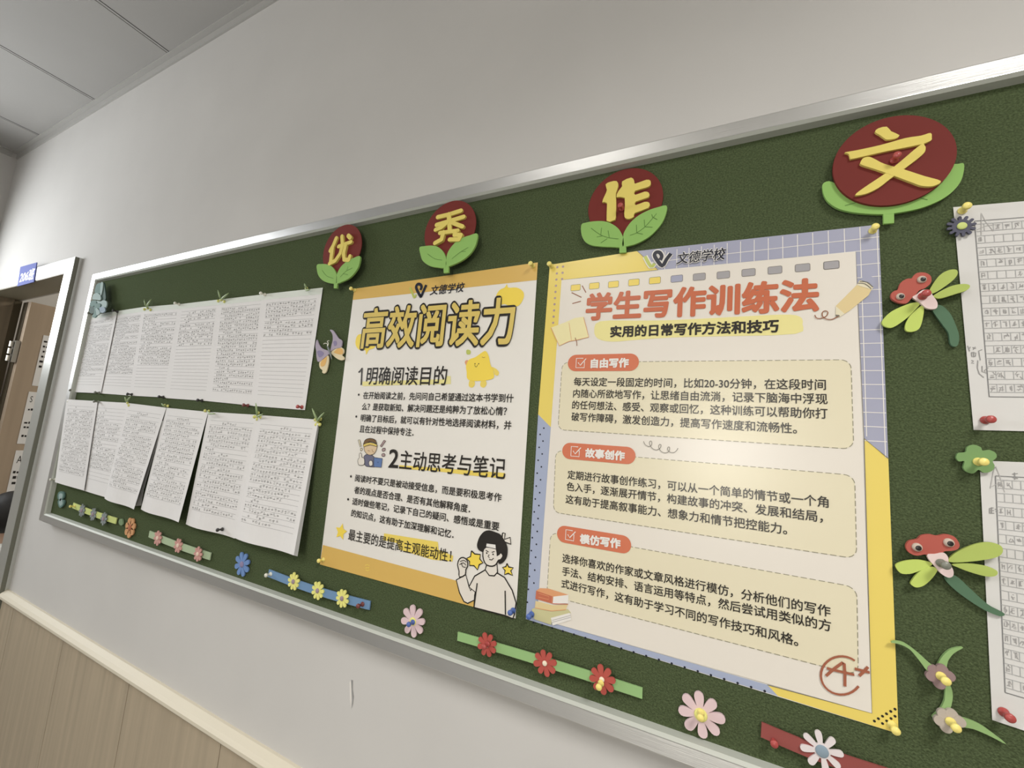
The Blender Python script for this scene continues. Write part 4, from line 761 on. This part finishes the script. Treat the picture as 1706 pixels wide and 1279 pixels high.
# teal bouquet, upper left corner
zq = Z(130, 440, 10.658); t = thing('paper_bouquet', 'teal paper bouquet in the upper left corner of the board', 'paper bouquet', W(164, 500, .002))
for i, (q, key) in enumerate((([(410, 330), (440, 320), (465, 345), (480, 470), (490, 620), (440, 640), (410, 560), (405, 430)], 'foam_tealdark'), ([(330, 360), (400, 330), (405, 420), (400, 510), (340, 520), (295, 500), (305, 430)], 'foam_teal'), ([(405, 330), (440, 325), (440, 400), (420, 520), (400, 560), (392, 500)], 'foam_tealpale'),
    ([(255, 590), (280, 530), (330, 510), (385, 540), (405, 600), (390, 640), (320, 630), (260, 625)], 'foam_tealpale'), ([(205, 720), (230, 660), (290, 640), (330, 660), (300, 720), (240, 765)], 'foam_teal'), ([(330, 650), (400, 660), (440, 640), (500, 655), (508, 720), (480, 780), (420, 790), (380, 740)], 'foam_tealpale'),
    ([(200, 770), (270, 750), (300, 800), (270, 870), (210, 860)], 'foam_tealdark'), ([(290, 720), (350, 690), (400, 720), (370, 800), (350, 880), (300, 945), (250, 930), (285, 850)], 'foam_teal'), ([(380, 770), (460, 760), (480, 820), (440, 860), (390, 850)], 'foam_greyblue'), ([(310, 790), (340, 780), (385, 850), (370, 890), (330, 905), (320, 850)], 'foam_tealpale'))):
    b = MB(); b.solid(zq(q), .0185 + .0011 * i, .003, key, 3); b.build('petal' if i > 2 else 'leaf', t)
# vine with two flowers at the lower right
zv = Z(1460, 1020, 4.939); t = thing('foam_vine', 'green foam vine with two mauve flowers right of the writing poster', 'foam vine', W(1575, 1150, .002))
for i, q in enumerate(([(125, 250), (150, 236), (230, 250), (330, 320), (430, 410), (490, 465), (430, 490), (350, 390), (270, 300), (180, 258)], [(495, 470), (530, 380), (600, 310), (680, 287), (714, 292), (640, 335), (590, 400), (570, 475)], [(570, 600), (610, 605), (630, 690), (605, 800), (550, 835), (480, 872), (465, 855), (520, 800), (562, 720)], [(640, 872), (720, 870), (850, 920), (980, 1010), (1070, 1085), (930, 1015), (800, 960), (680, 935)])): b = MB(); b.solid(zv(q), .002 + .003 * (i == 0), .003, 'foam_stem', 3); b.build('leaf', t)
for (fx, fy), pts, key in (((528, 535), ((472, 475), (542, 470), (600, 525), (520, 588), (455, 525)), 'foam_mauve'), ((605, 890), ((553, 838), (622, 838), (524, 892), (575, 948), (685, 898)), 'foam_palemauve')):
    b = MB(); c0 = W(*zv([(fx, fy)])[0], .0085)
    for i, (x, y) in enumerate(pts): c = W(*zv([(x, y)])[0], .0085); b.disc(V((c.x, -.0055, c.z)), .0050, .003 + .0002 * i, key, 18)
    b.disc(V((c0.x, -.0055, c0.z)), .0048, .0027, key, 18); b.build('flower', t)
# ================================================================ SPRIGS AND BEADS ALONG THE ESSAYS
def sprig(cx, cy, label, l=.0024, blades=((-12, -16), (15, -10)), col='sprig_green', beads=((0, 0), (5, 3), (-5, 2))):
    t = thing('leaf_sprig', label, 'leaf sprig', W(cx, cy, l), 'green sprigs pinned along the essays')
    for dx, dy in blades:
        a, c = W(cx, cy, l + .004), W(cx + dx, cy + dy, l + .014); m_ = (a + c) / 2 + V((.006 if dx < 0 else -.003, -.002, -.004))
        b = MB(); b.tube([a, a.lerp(m_, .6), m_, m_.lerp(c, .6), c], [.0012, .0022, .0025, .0020, .0006], col, 8); b.build('blade', t, smooth_=True)
    for dx, dy in beads: c = W(cx + dx, cy + dy, l + .002); b = MB(); b.disc(V((c.x, -l, c.z)), .0042, .001, 'bead_yellow', 14, .0035); b.build('bead', t, smooth_=True)
    return t
sprig(245, 513, 'green sprig over the joint of second and third upper essays', blades=((-5, -14), (7, -15)))
sprig(368, 499, 'tall green sprig over the joint of fourth and fifth upper essays', blades=((-5, -16), (13, -11)))
sprig(510, 480, 'small green sprig on top of the upper essay nearest the reading poster', blades=((-3, -8), (7, 2)), beads=((0, 0),))
sprig(212, 669, 'green sprig between second and third essays at the row gap', blades=((-4, -8), (6, -9)), beads=((0, 2), (2, 6)))
sprig(276, 675, 'yellow beaded sprig at the top of the fourth lower essay', blades=((-7, -3),), beads=((-2, 0), (3, 1)))
sprig(345, 684, 'yellow beaded sprig at the top of the fifth lower essay', blades=((14, 5),), beads=((-4, 0), (2, 1)))
sprig(428, 693, 'yellow bead flower with grey leaf at the joint of the last two lower essays', blades=((-2, -22), (10, -4)), beads=((0, 0), (6, 2), (-5, 1), (2, -5), (0, 5)))
sprig(529, 702, 'yellow bead flower at top right corner of the lower row', blades=((-9, -22), (11, -15)), beads=((0, 0), (4, -4), (-3, 5), (3, 5), (-4, -3)))
# ================================================================ PUSH PINS
pin(588, 482, 'yellow', 'yellow push pin at upper left corner of the reading poster'); pin(886, 441, 'yellow', 'yellow push pin at upper right corner of the reading poster')
pin(535, 933, 'yellow', 'yellow push pin at lower left corner of the reading poster'); pin(852.5, 1018.5, 'blue', 'blue push pin at lower right corner of the reading poster', .003)
pin(917, 441.5, 'yellow', 'yellow push pin at upper left corner of the writing poster'); pin(1456, 381, 'yellow', 'yellow push pin at upper right corner of the writing poster')
pin(883.5, 1025, 'blue', 'blue push pin at lower left corner of the writing poster', .003); pin(1489, 1212, 'yellow', 'yellow push pin at lower right corner of the writing poster')
pin(1607, 347, 'yellow', 'yellow push pin at top corner of the upper grid essay', .002); pin(1646, 699, 'red', 'red push pin at bottom corner of the upper grid essay', .002)
pin(1634, 769, 'yellow', 'yellow push pin in the green clover flower', .006); pin(1677, 1190.5, 'red', 'red push pin at bottom corner of the lower grid essay', .002)
pin(1492, 263, 'red', 'red push pin in the middle of the top right letter flower', .0113); pin(1035, 345, 'red', 'red push pin in the letter flower above the writing poster', .003)
pin(1540, 491, 'red', 'red push pin in the upper dragonfly', .0111); pin(1571.5, 939.5, 'grey', 'grey push pin in the lower dragonfly', .0111)
pin(1571.5, 1130, 'yellow', 'yellow push pin in the upper vine flower', .0086); pin(1588, 1207, 'yellow', 'yellow push pin in the lower vine flower', .0086)
pin(1289, 1234, 'red', 'red push pin at the left end of the brick red ribbon', .0015); pin(1167.5, 1191, 'yellow', 'yellow push pin in the large pale pink flower', .008)
pin(684.5, 1038, 'blue', 'blue push pin in the smaller pale pink flower', .007); pin(999.5, 1141, 'yellow', 'yellow push pin in the third red flower', .0135); pin(809.5, 1075, 'red', 'red push pin in the first red flower', .0135)
pin(447.5, 957, 'white', 'white push pin at the left end of the blue ribbon', .004); pin(600.5, 1007.7, 'maroon', 'dark red push pin near the right end of the blue ribbon', .005)
pin(150, 522, 'grey', 'grey push pin at the top corner of the first upper essay', .0045); pin(192, 518, 'black', 'black push pin at the top joint of first and second upper essays', .0045)
pin(295, 505.8, 'white', 'white push pin at the top of the third upper essay', .0025); pin(438, 489.5, 'white', 'white push pin at the top joint of the last two upper essays', .003)
pin(120, 650, 'grey', 'grey push pin at the bottom of the first upper essay by the frame', .0045); pin(162, 653.8, 'grey', 'grey push pin at the bottom joint of first and second upper essays', .0045)
pin(216, 656.5, 'black', 'black push pin at the bottom joint of second and third upper essays', .0022); pin(268.5, 661, 'black', 'black push pin at the bottom of the third upper essay', .0022)
pin(333, 666.8, 'black', 'black push pin at the bottom of the fourth upper essay', .0024); pin(409.5, 675, 'maroon', 'dark red push pin at the bottom of the fifth upper essay', .0026); pin(499.5, 677.6, 'red', 'red push pin at the bottom right of the sixth upper essay', .0028)
pin(117, 669, 'white', 'white push pin at the top of the first lower essay', .0045); pin(160.5, 668.8, 'grey', 'grey push pin at the top joint of first and second lower essays', .004)
pin(88.5, 798.5, 'white', 'white push pin at the bottom of the first lower essay by the frame', .0075); pin(366.5, 882, 'black', 'black push pin at the bottom of the fifth lower essay', .0105)
pin(121, 843, 'yellow', 'yellow push pin at the left end of the yellow green ribbon', .005)
# ================================================================ PAPERS ON THE DOOR LEAF
def door_sheet(label, pTL, pBL, wid, letter, seed):
    rn = random.Random(seed); x = LX + .001; A, Bq = WX(*pTL, x), WX(*pBL, x); yt = (A.y + Bq.y) / 2; zt_, zb_ = A.z, Bq.z; b = MB()
    b.box((LX + .0002, yt, zb_), (LX + .0012, yt + wid, zt_), 'paper')
    def bar(y0, y1, z0, z1): b.add([(LX + .0015, y0, z0), (LX + .0015, y1, z0), (LX + .0015, y1, z1), (LX + .0015, y0, z1)], [(0, 1, 2, 3)], 'print_black')
    hh = zt_ - zb_
    if letter:
        m, (x0, x1) = glyphs(letter); s_ = hh * .17
        b.add([(LX + .0015, yt + .010 + (v.x - x0) * s_ * .5, zt_ - hh * .20 + v.y * s_) for v in m[0]], m[1], 'print_black')
    for r_ in range(7 if letter else 8):
        zz = zt_ - hh * ((.36 if letter else .14) + r_ * (.085 if letter else .1)); y_ = yt + .005 + rn.uniform(0, .006)
        if rn.random() < .2: continue
        while y_ < yt + wid - .03: l_ = rn.uniform(.006, .014); bar(y_, y_ + l_, zz, zz + hh * rn.uniform(.028, .045)); y_ += l_ + .003
    o = b.build('door_paper', loc=(LX, yt, zb_)); return tag(o, label, 'paper', 'printed papers on the open door')
door_sheet('white printed paper on the open door, topmost of three', (73, 558), (53, 642), .21, None, 1)
door_sheet('white paper headed with a large S on the open door', (48, 652), (28.5, 739), .21, 'S', 2)
door_sheet('white paper headed with a large A on the open door', (24.6, 750), (4, 858), .21, 'A', 3)
# ================================================================ CHILD IN THE DOORWAY (mostly out of the frame)
def child(base):
    bx, by, bz = base
    t = thing('person', 'dark haired child in a white top standing in the doorway', 'person', base)
    J = {'pel': (0, 0, .52, .075), 'waist': (0, 0, .60, .068), 'chest': (0, .005, .72, .080), 'neck0': (0, 0, .80, .040), 'neck': (0, 0, .835, .032), 'head0': (0, -.012, .885, .060), 'head': (0, -.008, .945, .074), 'crown': (0, 0, 1.0, .060)}
    E_ = [('pel', 'waist'), ('waist', 'chest'), ('chest', 'neck0'), ('neck0', 'neck'), ('neck', 'head0'), ('head0', 'head'), ('head', 'crown')]
    for s_, k in ((1, 'r'), (-1, 'l')):
        J.update({'sh' + k: (s_ * .095, 0, .775, .038), 'el' + k: (s_ * .13, .01, .625, .028), 'wr' + k: (s_ * .135, -.03, .50, .020), 'pa' + k: (s_ * .135, -.04, .465, .019), 'hi' + k: (s_ * .055, 0, .50, .058), 'kn' + k: (s_ * .06, -.008, .28, .040), 'an' + k: (s_ * .06, .012, .06, .027), 'to' + k: (s_ * .065, -.07, .022, .020)})
        E_ += [('chest', 'sh' + k), ('sh' + k, 'el' + k), ('el' + k, 'wr' + k), ('wr' + k, 'pa' + k), ('pel', 'hi' + k), ('hi' + k, 'kn' + k), ('kn' + k, 'an' + k), ('an' + k, 'to' + k)]
        for f in range(4):
            o_ = (f - 1.5) * .011; ln_ = (.040, .046, .044, .034)[f]
            J['f%d' % f + k] = (s_ * .135 , -.045 + o_, .440, .0068); J['g%d' % f + k] = (s_ * .130, -.047 + o_ * 1.1, .440 - ln_ * .5, .0062); J['h%d' % f + k] = (s_ * .120, -.048 + o_ * 1.1, .440 - ln_, .0052)
            E_ += [('pa' + k, 'f%d' % f + k), ('f%d' % f + k, 'g%d' % f + k), ('g%d' % f + k, 'h%d' % f + k)]
        J['th' + k] = (s_ * .125, -.068, .455, .0075); J['ti' + k] = (s_ * .118, -.078, .430, .006); E_ += [('pa' + k, 'th' + k), ('th' + k, 'ti' + k)]
    names = list(J); me = bpy.data.meshes.new('body'); me.from_pydata([J[n][:3] for n in names], [(names.index(a), names.index(c)) for a, c in E_], [])
    o = bpy.data.objects.new('body', me); C.objects.link(o); o.parent = t; sk = o.modifiers.new('skin', 'SKIN'); sd = o.modifiers.new('sub', 'SUBSURF'); sd.levels = sd.render_levels = 2
    for i, n in enumerate(names): me.skin_vertices[0].data[i].radius = (J[n][3],) * 2; me.skin_vertices[0].data[i].use_root = (n == 'pel')
    me.materials.append(M['skin'])
    def shell(name, rings, key, parent, n=20, cap=True):
        b = MB(); vs = []; fs = []
        for (x, y, z, rx, ry) in rings: vs += [V((bx + x + rx * math.cos(2 * PI * k / n), by + y + ry * math.sin(2 * PI * k / n), bz + z)) for k in range(n)]
        for i in range(len(rings) - 1): fs += [(i * n + k, i * n + (k + 1) % n, (i + 1) * n + (k + 1) % n, (i + 1) * n + k) for k in range(n)]
        b.add(vs, fs, key); return b.build(name, parent, smooth_=True)
    sh = shell('shirt', [(0, 0, .47, .118, .092), (0, 0, .55, .112, .088), (0, 0, .66, .112, .088), (0, 0, .75, .118, .084), (0, 0, .795, .092, .066), (0, 0, .825, .046, .044)], 'shirt', t)
    for s_ in (1, -1):
        b = MB(); b.tube([(bx + s_ * .085, by, bz + .785), (bx + s_ * .112, by + .005, bz + .72), (bx + s_ * .128, by + .008, bz + .65)], [.05, .048, .046], 'shirt', 14); b.build('sleeve', sh, smooth_=True)
    tr_ = shell('trousers', [(0, 0, .43, .112, .088), (0, 0, .50, .112, .088), (0, 0, .56, .108, .084)], 'trousers', t)
    for s_ in (1, -1):
        b = MB(); b.tube([(bx + s_ * .055, by, bz + .50), (bx + s_ * .06, by - .006, bz + .28), (bx + s_ * .06, by + .01, bz + .08)], [.066, .054, .046], 'trousers', 14); b.build('trouser_leg', tr_, smooth_=True)
        b = MB(); b.tube([(bx + s_ * .06, by + .045, bz + .026), (bx + s_ * .062, by, bz + .032), (bx + s_ * .066, by - .075, bz + .026), (bx + s_ * .068, by - .11, bz + .018)], [.024, .034, .034, .016], 'shoe', 12); b.build('shoe', t, smooth_=True)
    # hair cap with fringe and a bunch
    bm = bmesh.new(); bmesh.ops.create_icosphere(bm, subdivisions=4, radius=1.0); rn = random.Random(3)
    for v in bm.verts:
        p = v.co.copy(); front = max(0, -p.y)
        z_ = p.z
        low = -.85 + 1.35 * front
        if z_ < low: z_ = low - (low - z_) * .12
        k = 1 + .03 * math.sin(30 * math.atan2(p.y, p.x)) + rn.uniform(-.01, .01)
        v.co = V((p.x * .093 * k, p.y * .098 * k + .004, z_ * .098 + .955))
    me = bpy.data.meshes.new('hair'); bm.to_mesh(me); bm.free(); me.materials.append(M['hair']); me.polygons.foreach_set('use_smooth', [True] * len(me.polygons)); h = bpy.data.objects.new('hair', me); C.objects.link(h); h.parent = t; h['_base'] = tuple(base)
    for s_ in (1, -1): b = MB(); b.tube([(bx + s_ * .05, by + .02, bz + 1.0), (bx + s_ * .105, by + .03, bz + 1.0), (bx + s_ * .14, by + .035, bz + .975), (bx + s_ * .155, by + .035, bz + .92)], [.018, .036, .034, .010], 'hair', 12); b.build('bunch', h, smooth_=True)
    for s_ in (1, -1):
        b = MB(); b.lathe((bx + s_ * .028, by - .074, bz + .93), (0, -1, 0), [(0, .011), (.005, .009), (.008, .004), (.009, 0)], 'eye_white', 12); e = b.build('eye', t); b = MB(); b.lathe((bx + s_ * .028, by - .0815, bz + .93), (0, -1, 0), [(0, .005), (.002, .003), (.0022, 0)], 'eye_black', 10); b.build('pupil', e)
        b = MB(); b.disc((bx + s_ * .075, by - .005, bz + .925), .014, .006, 'skin', 14, .004); b.build('ear', t)
    b = MB(); b.lathe((bx, by - .074, bz + .912), (0, -1, -.35), [(0, .009), (.008, .008), (.014, .004), (.016, 0)], 'skin', 12); b.build('nose', t, smooth_=True)
    b = MB(); b.tube([(bx - .018, by - .070, bz + .888), (bx, by - .074, bz + .885), (bx + .018, by - .070, bz + .888)], [.002, .004, .002], 'foam_coral', 8); b.build('mouth', t)
    return t
child((-2.925, .16, 0)).rotation_euler.z = math.radians(205)
for o in bpy.data.objects:
    if '_base' in o: del o['_base']
